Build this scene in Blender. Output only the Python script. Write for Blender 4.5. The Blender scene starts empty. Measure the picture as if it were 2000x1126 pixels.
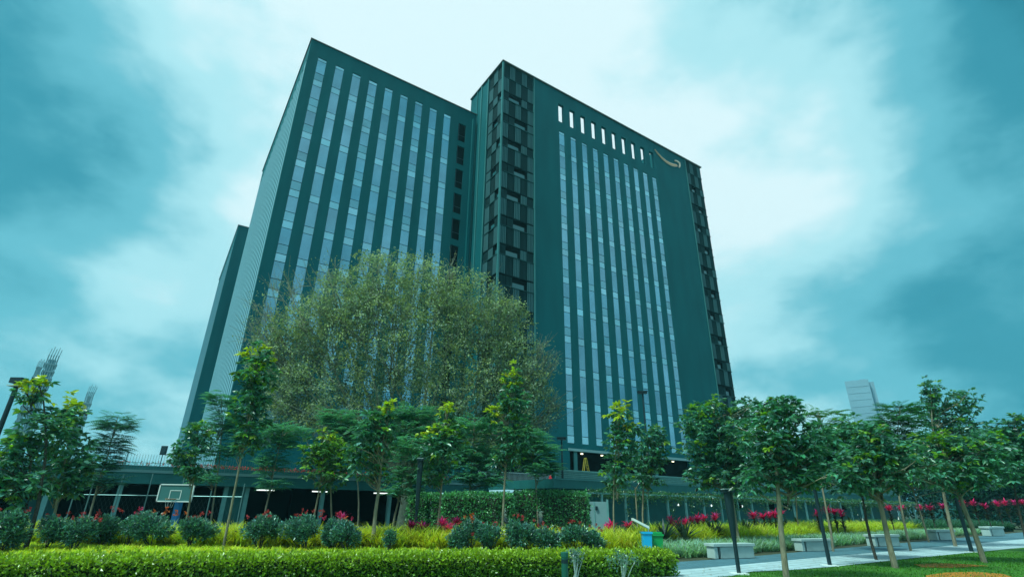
import bpy, math, random
import numpy as np
from math import radians, sin, cos, pi

# ------------------------------------------------------------------ camera, sky, sun
scene = bpy.context.scene
EYE = 1.6
PITCH, ROLL, YAW, FPX = 0.402097, 0.0150523, 0.584331, 1001.5
from mathutils import Matrix, Vector
cam_data = bpy.data.cameras.new('camera'); cam = bpy.data.objects.new('camera', cam_data)
scene.collection.objects.link(cam); scene.camera = cam
cam_data.sensor_width = 36; cam_data.lens = FPX/2000*36
cam_data.clip_start = 0.1; cam_data.clip_end = 6000
_R = Vector((1,0,0)); _U = Vector((0,-sin(PITCH),cos(PITCH))); _F = Vector((0,cos(PITCH),sin(PITCH)))
_r = _R*cos(ROLL)+_U*sin(ROLL); _u = -_R*sin(ROLL)+_U*cos(ROLL)
m = Matrix.Identity(4)
for i in range(3): m[i][0], m[i][1], m[i][2] = _r[i], _u[i], -_F[i]
m[0][3], m[1][3], m[2][3] = 0, 0, EYE
cam.matrix_world = m
scene.render.resolution_x = 1024; scene.render.resolution_y = 576
scene.view_settings.view_transform = 'Standard'; scene.view_settings.look = 'None'
scene.view_settings.exposure = 0.28; scene.view_settings.gamma = 1.0

def ray(x, y):
    a = (x-1000)/FPX; b = -(y-563)/FPX
    a, b = cos(ROLL)*a-sin(ROLL)*b, sin(ROLL)*a+cos(ROLL)*b
    return np.array([a, cos(PITCH)-b*sin(PITCH), sin(PITCH)+b*cos(PITCH)])
def aty(x, y, Y):
    r = ray(x, y)*1.0; s = Y/r[1]; return np.array([r[0]*s, Y, r[2]*s+EYE])
def atz(x, y, z=0.):
    r = ray(x, y); s = (z-EYE)/r[2]; return np.array([r[0]*s, r[1]*s, z])

SUN_EL, SUN_AZ = radians(58), radians(-128)      # azimuth from +Y, clockwise
sd = Vector((sin(SUN_AZ)*cos(SUN_EL), cos(SUN_AZ)*cos(SUN_EL), sin(SUN_EL)))
sl = bpy.data.lights.new('sun', 'SUN'); sl.energy = 3.6; sl.angle = radians(12); sl.color = (0.74, 1.0, 0.88)
so = bpy.data.objects.new('sun', sl); so.rotation_euler = sd.to_track_quat('Z', 'Y').to_euler(); scene.collection.objects.link(so)

world = bpy.data.worlds.new('World'); scene.world = world; world.use_nodes = True
nt = world.node_tree; nt.nodes.clear()
def N(t, **k):
    n = nt.nodes.new(t)
    for a, b in k.items(): setattr(n, a, b)
    return n
def LK(a, b): nt.links.new(a, b)
wout = N('ShaderNodeOutputWorld'); bg = N('ShaderNodeBackground'); LK(bg.outputs[0], wout.inputs[0])
sky = N('ShaderNodeTexSky', sky_type='NISHITA', sun_disc=False, sun_elevation=SUN_EL, sun_rotation=SUN_AZ)
tc = N('ShaderNodeTexCoord')
def wnoise(vec, scale, detail, rough=.5):
    n = N('ShaderNodeTexNoise'); n.inputs['Scale'].default_value = scale; n.inputs['Detail'].default_value = detail
    n.inputs['Roughness'].default_value = rough; LK(vec, n.inputs['Vector']); return n
def wmath(op, a, b, clamp=False):
    n = N('ShaderNodeMath', operation=op, use_clamp=clamp)
    for i, q in enumerate((a, b)):
        if q is None: continue
        if isinstance(q, (int, float)): n.inputs[i].default_value = q
        else: LK(q, n.inputs[i])
    return n.outputs[0]
def wvec(op, a, b):
    n = N('ShaderNodeVectorMath', operation=op)
    for i, q in enumerate((a, b)):
        if isinstance(q, tuple): n.inputs[i].default_value = q
        elif q is not None: LK(q, n.inputs[i])
    return n
dirv = tc.outputs['Generated']
# cloud layer seen in perspective: project the direction on a plane overhead
sep = N('ShaderNodeSeparateXYZ'); LK(dirv, sep.inputs[0])
zz = wmath('ADD', wmath('MAXIMUM', sep.outputs[2], 0.0), 0.28)
cmb = N('ShaderNodeCombineXYZ'); LK(wmath('DIVIDE', sep.outputs[0], zz), cmb.inputs[0]); LK(wmath('DIVIDE', sep.outputs[1], zz), cmb.inputs[1])
mp = N('ShaderNodeMapping'); mp.inputs['Rotation'].default_value = (0, 0, radians(-25)); mp.inputs['Scale'].default_value = (1.0, .8, 1); LK(cmb.outputs[0], mp.inputs['Vector'])
n1 = wnoise(mp.outputs[0], 2.8, 5, .55); n2 = wnoise(wvec('MULTIPLY', dirv, (1., 1., 1.7)).outputs[0], 4.2, 6, .55)
nw = wnoise(dirv, 2.6, 3, .5)
warp = wvec('SCALE', wvec('SUBTRACT', nw.outputs['Color'], (.5, .5, .5)).outputs[0], None); warp.inputs['Scale'].default_value = .24
wd = wvec('NORMALIZE', wvec('ADD', dirv, warp.outputs[0]).outputs[0], None).outputs[0]
SKY = [ # px, py, brightness of the cloud cover seen there
 (0,0,.10),(0,130,.22),(0,280,.30),(0,420,.36),(0,600,.50),(0,760,.42),(0,900,.5),
 (110,50,.80),(240,30,.95),(380,10,.78),(330,130,.95),(130,170,.38),(230,250,.08),(140,320,.20),(280,340,.26),(60,470,.34),(160,540,.80),(250,440,.70),(150,690,.62),(300,620,.78),(120,820,.46),(300,820,.6),
 (420,230,.85),(440,420,.88),(430,40,.66),(560,60,.86),(750,20,1.0),(900,150,1.0),(1050,20,.98),(1200,80,.86),(1250,220,.88),(1000,350,.85),
 (1400,40,.66),(1600,40,.50),(1800,30,.36),(1990,30,.05),(1430,200,.74),(1560,230,.80),(1700,150,.52),(1850,160,.50),(1990,200,.20),
 (1480,380,.88),(1540,480,.95),(1680,340,.66),(1830,340,.56),(1990,380,.30),(1480,600,.72),(1620,620,.58),(1730,570,.30),(1880,520,.42),(1990,560,.36),(1850,680,.36),(1990,720,.28),(1560,760,.62),(1700,760,.52),(1900,820,.42)]
K = 1/(.088**2)
num = wmath('MULTIPLY', 0.0012*.62, 1.0); den = wmath('MULTIPLY', 0.0012, 1.0)
for x, y, val in SKY:
    r = ray(x, y); r = r/np.linalg.norm(r)
    d = wvec('DOT_PRODUCT', wd, tuple(float(q) for q in r)).outputs['Value']
    w_ = wmath('EXPONENT', wmath('MULTIPLY', wmath('SUBTRACT', d, 1.0), K), None)
    den = wmath('ADD', den, w_)
    n_ = N('ShaderNodeMath', operation='MULTIPLY_ADD'); LK(w_, n_.inputs[0]); n_.inputs[1].default_value = val; LK(num, n_.inputs[2]); num = n_.outputs[0]
t = wmath('DIVIDE', num, den)
t = wmath('ADD', wmath('MULTIPLY', wmath('SUBTRACT', t, .55), 1.45), .58)
t = wmath('ADD', t, wmath('MULTIPLY', wmath('SUBTRACT', n1.outputs['Fac'], .5), .40))
t = wmath('ADD', t, wmath('MULTIPLY', wmath('SUBTRACT', n2.outputs['Fac'], .5), .72))
ramp = N('ShaderNodeValToRGB'); LK(t, ramp.inputs[0])
cr = ramp.color_ramp; cr.interpolation = 'EASE'
for i, (p, c) in enumerate([(0.0,(.014,.17,.24)),(.25,(.04,.28,.38)),(.5,(.14,.49,.60)),(.76,(.44,.80,.87)),(1.0,(.74,.94,.98))]):
    e = cr.elements[i] if i < 2 else cr.elements.new(p)
    e.position = p; e.color = (*c, 1)
tint = N('ShaderNodeMix', data_type='RGBA', blend_type='MULTIPLY'); tint.inputs['Factor'].default_value = 1
LK(sky.outputs[0], tint.inputs['A']); tint.inputs['B'].default_value = (.35, .95, .85, 1)
cl10 = wvec('SCALE', ramp.outputs[0], None); cl10.inputs['Scale'].default_value = 10.0
mixs = N('ShaderNodeMix', data_type='RGBA'); mixs.inputs['Factor'].default_value = .93
LK(tint.outputs['Result'], mixs.inputs['A']); LK(cl10.outputs[0], mixs.inputs['B'])
LK(mixs.outputs['Result'], bg.inputs[0]); bg.inputs[1].default_value = 0.09

# ------------------------------------------------------------------ helpers
rng = np.random.default_rng(7)
P0 = np.array([-1.718, 54.358])
UU = np.array([cos(YAW), sin(YAW)]); VV = np.array([-sin(YAW), cos(YAW)])
def W(u, v, z=0.): q = P0+UU*u+VV*v; return (q[0], q[1], z)

class MB:
    def __init__(s): s.v = []; s.f = []; s.n = 0
    def add(s, verts, faces, mat=0, col=None):
        verts = np.asarray(verts, float).reshape(-1, 3); faces = np.asarray(faces, int)
        if col is None: c = np.ones((len(verts), 3))*.5
        else:
            c = np.asarray(col, float)
            if c.ndim == 1: c = np.tile(c, (len(verts), 1))
        s.v.append((verts, c)); s.f.append((faces+s.n, mat)); s.n += len(verts)
        return s
    def box(s, x0, x1, y0, y1, z0, z1, mat=0, col=None):
        v = [(x, y, z) for x in (x0, x1) for y in (y0, y1) for z in (z0, z1)]
        f = [(0,1,3,2),(4,6,7,5),(0,4,5,1),(2,3,7,6),(0,2,6,4),(1,5,7,3)]
        return s.add(v, f, mat, col)
    def tube(s, pts, rad, k=6, mat=0, col=None, cap=True):
        pts = np.asarray(pts, float); n = len(pts)
        rad = np.ones(n)*rad if np.isscalar(rad) else np.asarray(rad, float)
        d = np.gradient(pts, axis=0); d /= np.linalg.norm(d, axis=1)[:, None]+1e-9
        a = np.cross(d, np.where(np.abs(d[:, 2:3]) > .9, [[1., 0, 0]], [[0, 0, 1.]])); a /= np.linalg.norm(a, axis=1)[:, None]+1e-9
        b = np.cross(d, a); th = np.arange(k)*2*pi/k
        ring = pts[:, None]+rad[:, None, None]*(a[:, None]*np.cos(th)[None, :, None]+b[:, None]*np.sin(th)[None, :, None])
        i = np.arange(n-1)[:, None]*k; j = np.arange(k)[None]; j2 = (j+1) % k
        f = np.stack([i+j, i+j2, i+k+j2, i+k+j], -1).reshape(-1, 4)
        s.add(ring.reshape(-1, 3), f, mat, col)
        if cap:
            for e in (0, n-1): s.add(ring[e], [list(range(k))], mat, col)
        return s
    def lathe(s, c, prof, k=12, mat=0, col=None):
        th = np.arange(k)*2*pi/k; n = len(prof)
        v = np.array([[c[0]+r*cos(t), c[1]+r*sin(t), c[2]+z] for r, z in prof for t in th])
        i = np.arange(n-1)[:, None]*k; j = np.arange(k)[None]; j2 = (j+1) % k
        s.add(v, np.stack([i+j, i+j2, i+k+j2, i+k+j], -1).reshape(-1, 4), mat, col)
        for e in (0, n-1):
            if prof[e][0] > 1e-4: s.add(v[e*k:(e+1)*k], [list(range(k))], mat, col)
        return s
    def build(s, name, mats, parent=None, origin=(0, 0, 0), smooth=False):
        me = bpy.data.meshes.new(name)
        V = np.concatenate([a for a, _ in s.v])-np.array(origin); C = np.concatenate([c for _, c in s.v])
        me.vertices.add(len(V)); me.vertices.foreach_set('co', V.ravel())
        L = np.concatenate([f.ravel() for f, _ in s.f]); tot = np.concatenate([np.full(len(f), f.shape[1]) for f, _ in s.f])
        mi = np.concatenate([np.full(len(f), m) for f, m in s.f])
        me.loops.add(len(L)); me.loops.foreach_set('vertex_index', L.astype(np.int32))
        me.polygons.add(len(tot)); st = np.concatenate([[0], np.cumsum(tot)[:-1]])
        me.polygons.foreach_set('loop_start', st.astype(np.int32)); me.polygons.foreach_set('loop_total', tot.astype(np.int32))
        me.polygons.foreach_set('material_index', mi.astype(np.int32))
        me.update(calc_edges=True); me.validate()
        at = me.color_attributes.new('tint', 'FLOAT_COLOR', 'POINT')
        at.data.foreach_set('color', np.concatenate([C, np.ones((len(C), 1))], 1).astype(np.float32).ravel())
        for q in (mats if isinstance(mats, (list, tuple)) else [mats]): me.materials.append(q)
        me.polygons.foreach_set('use_smooth', np.full(len(tot), bool(smooth)))
        o = bpy.data.objects.new(name, me); scene.collection.objects.link(o)
        if parent: o.parent = parent
        else: o.location = origin
        return o

def tag(o, label, cat, group=None):
    o['label'] = label; o['category'] = cat
    if group: o['group'] = group
    return o
def empty(name, loc, label, cat, group=None, rz=0):
    o = bpy.data.objects.new(name, None); scene.collection.objects.link(o)
    o.location = loc; o.rotation_euler = (0, 0, rz); o.empty_display_size = .3
    return tag(o, label, cat, group)
def struct(o, kind='structure'): o['kind'] = kind; return o
def copy_thing(root, loc, rz, label):
    r = root.copy(); scene.collection.objects.link(r); r.location = loc; r.rotation_euler = (0, 0, rz); r['label'] = label
    for ch in list(root.children):
        c = ch.copy(); scene.collection.objects.link(c); c.parent = r
        for g in list(ch.children):
            d = g.copy(); scene.collection.objects.link(d); d.parent = c
    return r

# ------------------------------------------------------------------ materials
def mat(name, col, rough=.7, metal=0., spec=.4, nscale=None, namt=.2, bump=0., bscale=None, emit=None, coords='Object', streak=None):
    M = bpy.data.materials.new(name); M.use_nodes = True; T = M.node_tree; B = T.nodes['Principled BSDF']
    B.inputs['Roughness'].default_value = rough; B.inputs['Metallic'].default_value = metal
    B.inputs['Specular IOR Level'].default_value = spec; B.inputs['Base Color'].default_value = (*col, 1)
    tcn = T.nodes.new('ShaderNodeTexCoord'); src = tcn.outputs[coords]
    if streak:
        mpn = T.nodes.new('ShaderNodeMapping'); mpn.inputs['Scale'].default_value = streak; T.links.new(src, mpn.inputs[0]); src = mpn.outputs[0]
    if nscale:
        n = T.nodes.new('ShaderNodeTexNoise'); n.inputs['Scale'].default_value = nscale; n.inputs['Detail'].default_value = 5; T.links.new(src, n.inputs['Vector'])
        r = T.nodes.new('ShaderNodeMapRange'); T.links.new(n.outputs['Fac'], r.inputs[0])
        r.inputs[1].default_value = .3; r.inputs[2].default_value = .7; r.inputs[3].default_value = 1-namt; r.inputs[4].default_value = 1+namt
        mx = T.nodes.new('ShaderNodeVectorMath'); mx.operation = 'SCALE'; mx.inputs[0].default_value = col; T.links.new(r.outputs[0], mx.inputs['Scale'])
        T.links.new(mx.outputs[0], B.inputs['Base Color'])
    if bump:
        n = T.nodes.new('ShaderNodeTexNoise'); n.inputs['Scale'].default_value = bscale or 30; n.inputs['Detail'].default_value = 4; T.links.new(src, n.inputs['Vector'])
        b = T.nodes.new('ShaderNodeBump'); b.inputs['Strength'].default_value = bump; b.inputs['Distance'].default_value = .05
        T.links.new(n.outputs['Fac'], b.inputs['Height']); T.links.new(b.outputs[0], B.inputs['Normal'])
    if emit:
        B.inputs['Emission Color'].default_value = (*emit[0], 1); B.inputs['Emission Strength'].default_value = emit[1]
    return M
def leafmat(name, rough=.45, trans=.3, spec=.45):
    M = bpy.data.materials.new(name); M.use_nodes = True; T = M.node_tree; B = T.nodes['Principled BSDF']
    a = T.nodes.new('ShaderNodeAttribute'); a.attribute_name = 'tint'
    T.links.new(a.outputs['Color'], B.inputs['Base Color']); B.inputs['Roughness'].default_value = rough; B.inputs['Specular IOR Level'].default_value = spec
    tr = T.nodes.new('ShaderNodeBsdfTranslucent'); sc = T.nodes.new('ShaderNodeVectorMath'); sc.operation = 'MULTIPLY'; sc.inputs[1].default_value = (1.5, 1.6, .7)
    T.links.new(a.outputs['Color'], sc.inputs[0]); T.links.new(sc.outputs[0], tr.inputs['Color'])
    mx = T.nodes.new('ShaderNodeMixShader'); mx.inputs[0].default_value = trans
    T.links.new(B.outputs[0], mx.inputs[1]); T.links.new(tr.outputs[0], mx.inputs[2]); T.links.new(mx.outputs[0], T.nodes['Material Output'].inputs[0])
    return M
M = {}
M['leaf'] = leafmat('leaf', .33, .28, .7)
M['fineleaf'] = leafmat('fine_leaf', .55, .35, .3)
M['bark'] = mat('bark', (.23, .20, .14), .85, nscale=14, namt=.4, bump=.5, bscale=25, streak=(1, 1, .25))
M['bark_dark'] = mat('bark_dark', (.05, .045, .035), .85, nscale=14, namt=.4, bump=.4)
M['wall'] = mat('wall_paint', (.003, .108, .125), .6, spec=.15, nscale=.5, namt=.13, bump=.03, bscale=3, streak=(1, 1, .25))
M['wall2'] = mat('wall_paint_light', (.04, .19, .20), .55, nscale=.5, namt=.10)
M['coping'] = mat('coping', (.10, .11, .11), .5)
def glassmat(name, base, metal, rough, wob):
    g = mat(name, base, rough, metal, .8, nscale=.3, namt=.16)
    T = g.node_tree; B = T.nodes['Principled BSDF']
    lk = B.inputs['Base Color'].links[0]; src = lk.from_socket; at = T.nodes.new('ShaderNodeAttribute'); at.attribute_name = 'tint'
    m2 = T.nodes.new('ShaderNodeVectorMath'); m2.operation = 'MULTIPLY'; m3 = T.nodes.new('ShaderNodeVectorMath'); m3.operation = 'SCALE'; m3.inputs['Scale'].default_value = 2.0
    T.links.new(at.outputs['Color'], m3.inputs[0]); T.links.new(src, m2.inputs[0]); T.links.new(m3.outputs[0], m2.inputs[1]); T.links.new(m2.outputs[0], B.inputs['Base Color'])
    n = T.nodes.new('ShaderNodeTexNoise'); n.inputs['Scale'].default_value = .6; c = T.nodes.new('ShaderNodeTexCoord'); T.links.new(c.outputs['Object'], n.inputs['Vector'])
    b = T.nodes.new('ShaderNodeBump'); b.inputs['Strength'].default_value = wob; b.inputs['Distance'].default_value = .08
    T.links.new(n.outputs['Fac'], b.inputs['Height']); T.links.new(b.outputs[0], B.inputs['Normal']); return g
M['glass'] = glassmat('vision_glass', (.20, .38, .48), .75, .08, .12)
M['glass_dark'] = glassmat('small_pane_glass', (.18, .36, .43), .75, .10, .12)
M['spandrel'] = glassmat('spandrel_glass', (.29, .52, .61), .7, .16, .05)
M['screen_glass'] = mat('screen_glass', (.03, .13, .15), .2, 0, .6)
M['mullion'] = mat('mullion', (.03, .07, .09), .5)
M['sideglass'] = glassmat('side_glass', (.03, .14, .18), .3, .3, .05)
M['fin'] = mat('fin_aluminium', (.24, .46, .54), .55, .0)
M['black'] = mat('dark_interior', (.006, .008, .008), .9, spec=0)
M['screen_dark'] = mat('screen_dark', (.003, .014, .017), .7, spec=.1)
M['louvre'] = mat('louvre_panel', (.014, .065, .07), .6, spec=.15)
M['louvre_light'] = mat('louvre_light', (.065, .16, .18), .55, spec=.2)
M['fascia'] = mat('fascia', (.012, .13, .13), .6, nscale=1.2, namt=.12)
M['slab'] = mat('slab_concrete', (.13, .20, .20), .8, nscale=1.5, namt=.15)
M['col'] = mat('column_paint', (.16, .36, .36), .6, nscale=3, namt=.12)
M['steel'] = mat('galvanised_post', (.14, .27, .28), .45, .4)
M['mesh'] = mat('mesh_wire', (.07, .16, .17), .5, .3)
M['rail'] = mat('pale_rail', (.42, .52, .52), .45, .3)
M['tube'] = mat('tube_light', (.8, .8, .8), .5, emit=((.85, 1, .95), 1.3))
M['spot'] = mat('spot_light', (.8, .8, .8), .5, emit=((1, .9, .6), 2.0))
M['concrete'] = mat('path_concrete', (.42, .54, .59), .85, nscale=1.1, namt=.09, bump=.1, bscale=40)
M['paver'] = mat('grey_paver', (.075, .18, .23), .85, nscale=2.0, namt=.14, bump=.1, bscale=30)
M['bench'] = mat('bench_stone', (.38, .47, .46), .75, nscale=2.2, namt=.12, bump=.08, bscale=40)
M['soil'] = mat('soil', (.05, .055, .03), .95, nscale=1.2, namt=.4, bump=.5, bscale=12)
M['ground'] = mat('ground', (.045, .065, .035), .95, nscale=.1, namt=.4)
M['lawn'] = mat('lawn', (.045, .17, .012), .9, nscale=1.3, namt=.22, bump=.8, bscale=45)
M['court'] = mat('court', (.035, .075, .065), .85, nscale=.4, namt=.25)
M['lamp'] = mat('lamp_post', (.012, .035, .045), .45, .3)
M['lamp_lens'] = mat('lamp_lens', (.45, .55, .55), .4)
M['white'] = mat('white_paint', (.75, .8, .8), .5)
M['blue'] = mat('blue_paint', (.02, .22, .55), .5)
M['binblue'] = mat('bin_blue', (.01, .42, .80), .4)
M['bingreen'] = mat('bin_green', (.01, .34, .09), .4)
M['red'] = mat('red_paint', (.65, .02, .04), .5)
M['orange'] = mat('orange_fabric', (.42, .15, .01), .8, nscale=9, namt=.6)
M['yellow'] = mat('yellow_paint', (.42, .32, .03), .6)
M['bollard'] = mat('bollard_green', (.01, .10, .075), .45)
M['door'] = mat('door_panel', (.22, .36, .38), .6, nscale=1, namt=.08)
M['plastic'] = mat('backboard', (.05, .17, .17), .3)
M['logo'] = mat('logo_face', (.85, .60, .48), .4)
M['logo_core'] = mat('logo_core', (.75, .33, .15), .4)
M['far'] = mat('far_concrete', (.20, .33, .42), .8, nscale=.05, namt=.1)
M['scaffold'] = mat('raw_concrete', (.22, .30, .33), .8, nscale=.1, namt=.3)

for nm, sz in (('concrete', .7), ('paver', 2.2)):
    T = M[nm].node_tree; B = T.nodes['Principled BSDF']; src = B.inputs['Base Color'].links[0].from_socket
    tcn = T.nodes.new('ShaderNodeTexCoord'); mpn = T.nodes.new('ShaderNodeMapping'); mpn.inputs['Rotation'].default_value = (0, 0, radians(-38)); T.links.new(tcn.outputs['Object'], mpn.inputs[0])
    br = T.nodes.new('ShaderNodeTexBrick'); br.inputs['Scale'].default_value = sz; br.inputs['Color1'].default_value = (1, 1, 1, 1); br.inputs['Color2'].default_value = (.86, .86, .86, 1); br.inputs['Mortar'].default_value = (.55, .55, .55, 1); br.inputs['Mortar Size'].default_value = .018
    T.links.new(mpn.outputs[0], br.inputs['Vector']); mm = T.nodes.new('ShaderNodeVectorMath'); mm.operation = 'MULTIPLY'; T.links.new(src, mm.inputs[0]); T.links.new(br.outputs['Color'], mm.inputs[1]); T.links.new(mm.outputs[0], B.inputs['Base Color'])
# ------------------------------------------------------------------ ground, lawn, paths
def sheet(name, pts, z, m, kind='structure', thick=None):
    b = MB(); n = len(pts); b.add([(x, y, z) for x, y in pts], [list(range(n))])
    return struct(b.build(name, m), kind)
sheet('ground', [(-2500, -600), (2500, -600), (2500, 3500), (-2500, 3500)], -.02, M['ground'])
sheet('lawn', [(-30, -12), (60, -12), (60, 47), (27.4, 30.25), (16, 22.4), (10.5, 18.45), (8.3, 17.1), (6.9, 16.5), (5.9, 15.4), (4.3, 14.5), (3.2, 13.6), (-30, 4)], .0, M['lawn'])
b = MB()
edge_l = [(2.0, 12.6), (3.2, 13.55), (4.3, 14.45), (5.9, 15.35), (6.9, 16.45), (8.3, 17.05), (10.5, 18.4), (16, 22.35), (27.4, 30.2), (60, 52)]
edge_m = [(.5, 13.5), (1.6, 14.4), (2.9, 15.6), (4.6, 16.4), (6.3, 17.6), (8.2, 19.0), (10.2, 20.5), (14.9, 24.0), (25.5, 31.9), (57, 55.4)]
edge_b = [(-.6, 14.2), (.5, 15.6), (1.6, 16.8), (3.6, 18.0), (5.6, 19.1), (7.4, 20.3), (9.4, 21.9), (14.0, 25.7), (24.5, 34.2), (52, 56.6)]
def strip(a, c, z, m, name):
    q = MB()
    n = len(a); q.add([(x, y, z) for x, y in a]+[(x, y, z) for x, y in c], [(i, i+1, n+i+1, n+i) for i in range(n-1)])
    return struct(q.build(name, m))
strip(edge_l, edge_m, .012, M['concrete'], 'path')
strip(edge_m, edge_b, .008, M['paver'], 'paved_path')
sheet('planting_bed', [(-40, 10), (2.5, 15), (5.6, 19.2), (9.4, 22), (24.5, 34.3), (52, 56.8), (44, 62), (18, 40), (4, 29), (-40, 27)], -.008, M['soil'])
sheet('court_ground', [(-70, 24), (5, 28.9), (20, 42), (60, 80), (20, 100), (-90, 60)], -.014, M['court'])

# ------------------------------------------------------------------ towers
def holes_wall(b, fm, a0, a1, z0, z1, holes, depth, mat=0, back=False):
    A = sorted({a0, a1, *[h[0] for h in holes], *[h[1] for h in holes]}); Z = sorted({z0, z1, *[h[2] for h in holes], *[h[3] for h in holes]})
    def void(i, j):
        if i < 0 or j < 0 or i >= len(A)-1 or j >= len(Z)-1: return None
        ca, cz = (A[i]+A[i+1])/2, (Z[j]+Z[j+1])/2
        return any(h[0] < ca < h[1] and h[2] < cz < h[3] for h in holes)
    for i in range(len(A)-1):
        for j in range(len(Z)-1):
            x0, x1, y0, y1 = A[i], A[i+1], Z[j], Z[j+1]
            if not void(i, j):
                b.add([fm(x0, y0, 0), fm(x1, y0, 0), fm(x1, y1, 0), fm(x0, y1, 0)], [(0, 1, 2, 3)], mat)
                if back: b.add([fm(x0, y0, depth), fm(x1, y0, depth), fm(x1, y1, depth), fm(x0, y1, depth)], [(0, 1, 2, 3)], mat)
            else:
                for di, dj, e in ((-1, 0, ((x0, y0), (x0, y1))), (1, 0, ((x1, y0), (x1, y1))), (0, -1, ((x0, y0), (x1, y0))), (0, 1, ((x0, y1), (x1, y1)))):
                    if void(i+di, j+dj) is False:
                        (p, q), (r_, s_) = e
                        b.add([fm(p, q, 0), fm(r_, s_, 0), fm(r_, s_, depth), fm(p, q, depth)], [(0, 1, 2, 3)], mat)

def win_strip(parent, fm, a, w, ztop, zbot, span0, kind):
    """a full-height strip of glazing: spandrel, tall pane (kind B) or two panes (kind A) per storey"""
    b = MB(); cuts = []
    z = span0
    while z < ztop+4: z += 3.95
    while z > zbot-4:
        segs = [(z, z+.9, 2)]
        if kind == 'A': segs += [(z-1.95, z, 0), (z-3.05, z-1.95, 1)]
        else: segs += [(z-3.05, z, 0)]
        for s0, s1, mi in segs:
            s0c, s1c = max(s0, zbot), min(s1, ztop)
            if s1c-s0c < .08: continue
            tilt = rng.uniform(-.012, .012); tl2 = rng.uniform(-.008, .008)
            g = .035
            b.add([fm(a+.02, s0c+g, .06), fm(a+w-.02, s0c+g, .06+tl2), fm(a+w-.02, s1c-g, .06+tilt+tl2), fm(a+.02, s1c-g, .06+tilt)], [(0, 1, 2, 3)], mi, np.array([1., 1., 1.])*rng.choice([.44, .48, .5, .5, .53, .57])*(1+np.array([rng.uniform(-.06, .1), 0, 0])))
        z -= 3.95
    b.add([fm(a-.05, zbot, .17), fm(a+w+.05, zbot, .17), fm(a+w+.05, ztop, .17), fm(a-.05, ztop, .17)], [(0, 1, 2, 3)], 3)
    return b.build('window_strip', [M['glass'], M['glass_dark'], M['spandrel'], M['mullion']], parent)

DECK = 3.5
# --- left tower (local axes u, v)
U0, V0 = -23.9, 6.95
LT = empty('office_tower', W(U0, V0), 'dark teal tower with nine glazed strips and pale fins on its left side', 'building', rz=YAW)
WL, DL, HT = 24.0, 33.5, 55.0
front = lambda a, z, d: (a, d, z)
left = lambda a, z, d: (d, a, z)
strips = [(1.16+2.18*i, 2.22+2.18*i, 7.5, 52.7) for i in range(9)]
slots = [(20.95, 22.15, 49.15-3.93*k, 52.2-3.93*k) for k in range(11)]
b = MB()
holes_wall(b, front, 0, WL, DECK, HT, strips+slots, .17)
holes_wall(b, left, 0, DL, DECK, HT, [(.35, 32.6, DECK+.5, 51.8)], .3)
b.add([(WL, 0, DECK), (WL, DL, DECK), (WL, DL, HT), (WL, 0, HT)], [(0, 1, 2, 3)])
b.add([(0, DL, DECK), (WL, DL, DECK), (WL, DL, HT), (0, DL, HT)], [(0, 1, 2, 3)])
b.add([(0, 0, HT-.4), (WL, 0, HT-.4), (WL, DL, HT-.4), (0, DL, HT-.4)], [(0, 1, 2, 3)])
b.build('wall', M['wall'], LT)
for i, s_ in enumerate(strips): win_strip(LT, front, s_[0], 1.06, 52.7, 7.5, 48.3, 'A' if i in (0, 3, 6) else 'B')
for s_ in slots:
    b = MB(); x0, x1, z0, z1 = s_
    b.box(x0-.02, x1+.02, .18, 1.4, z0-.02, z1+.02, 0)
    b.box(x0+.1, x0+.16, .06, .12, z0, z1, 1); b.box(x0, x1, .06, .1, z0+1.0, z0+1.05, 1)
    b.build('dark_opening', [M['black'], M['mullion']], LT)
b = MB(); b.add([(.28, .3, DECK+.5), (.28, 32.7, DECK+.5), (.28, 32.7, 51.8), (.28, .3, 51.8)], [(0, 1, 2, 3)])
for k in range(13): b.box(.25, .275, .35, 32.6, 4.5+3.93*k, 4.62+3.93*k, 1)
b.build('side_glazing', [M['sideglass'], M['mullion']], LT)
b = MB()
for k in range(17): y = .5+k*1.93; b.box(-.04, .24, y, y+.8, DECK+.5, 51.7)
b.build('vertical_fin', M['fin'], LT)
b = MB(); b.box(-.12, WL, -.12, .25, HT, HT+.12); b.box(-.12, .25, .25, DL+.1, HT, HT+.12); b.build('roof_coping', M['coping'], LT)
b = MB(); b.box(23.1, 23.5, -.35, .0, DECK, HT-1.2); b.build('corner_rib', M['wall'], LT)

# --- second block behind
B2 = empty('office_block', W(-24.6, 63.8), 'narrow dark teal block rising behind the left edge of the finned tower', 'building', rz=YAW)
b = MB(); holes_wall(b, left, 0, 34.7, DECK, HT, [(1.6, 34.2, DECK+.5, 51.5)], .3)
b.add([(0, 0, DECK), (24, 0, DECK), (24, 0, HT), (0, 0, HT)], [(0, 1, 2, 3)]); b.add([(24, 0, DECK), (24, 34.7, DECK), (24, 34.7, HT), (24, 0, HT)], [(0, 1, 2, 3)])
b.add([(0, 34.7, DECK), (24, 34.7, DECK), (24, 34.7, HT), (0, 34.7, HT)], [(0, 1, 2, 3)]); b.add([(0, 0, HT-.3), (24, 0, HT-.3), (24, 34.7, HT-.3), (0, 34.7, HT-.3)], [(0, 1, 2, 3)])
b.build('wall', M['wall'], B2)
b = MB(); b.add([(.28, 1.5, DECK), (.28, 34.3, DECK), (.28, 34.3, 51.5), (.28, 1.5, 51.5)], [(0, 1, 2, 3)]); b.build('side_glazing', M['sideglass'], B2)
b = MB()
for k in range(16): y = 1.8+k*2.05; b.box(-.05, .2, y, y+.16, DECK+.5, 51.5)
b.build('vertical_fin', M['fin'], B2)
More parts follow.
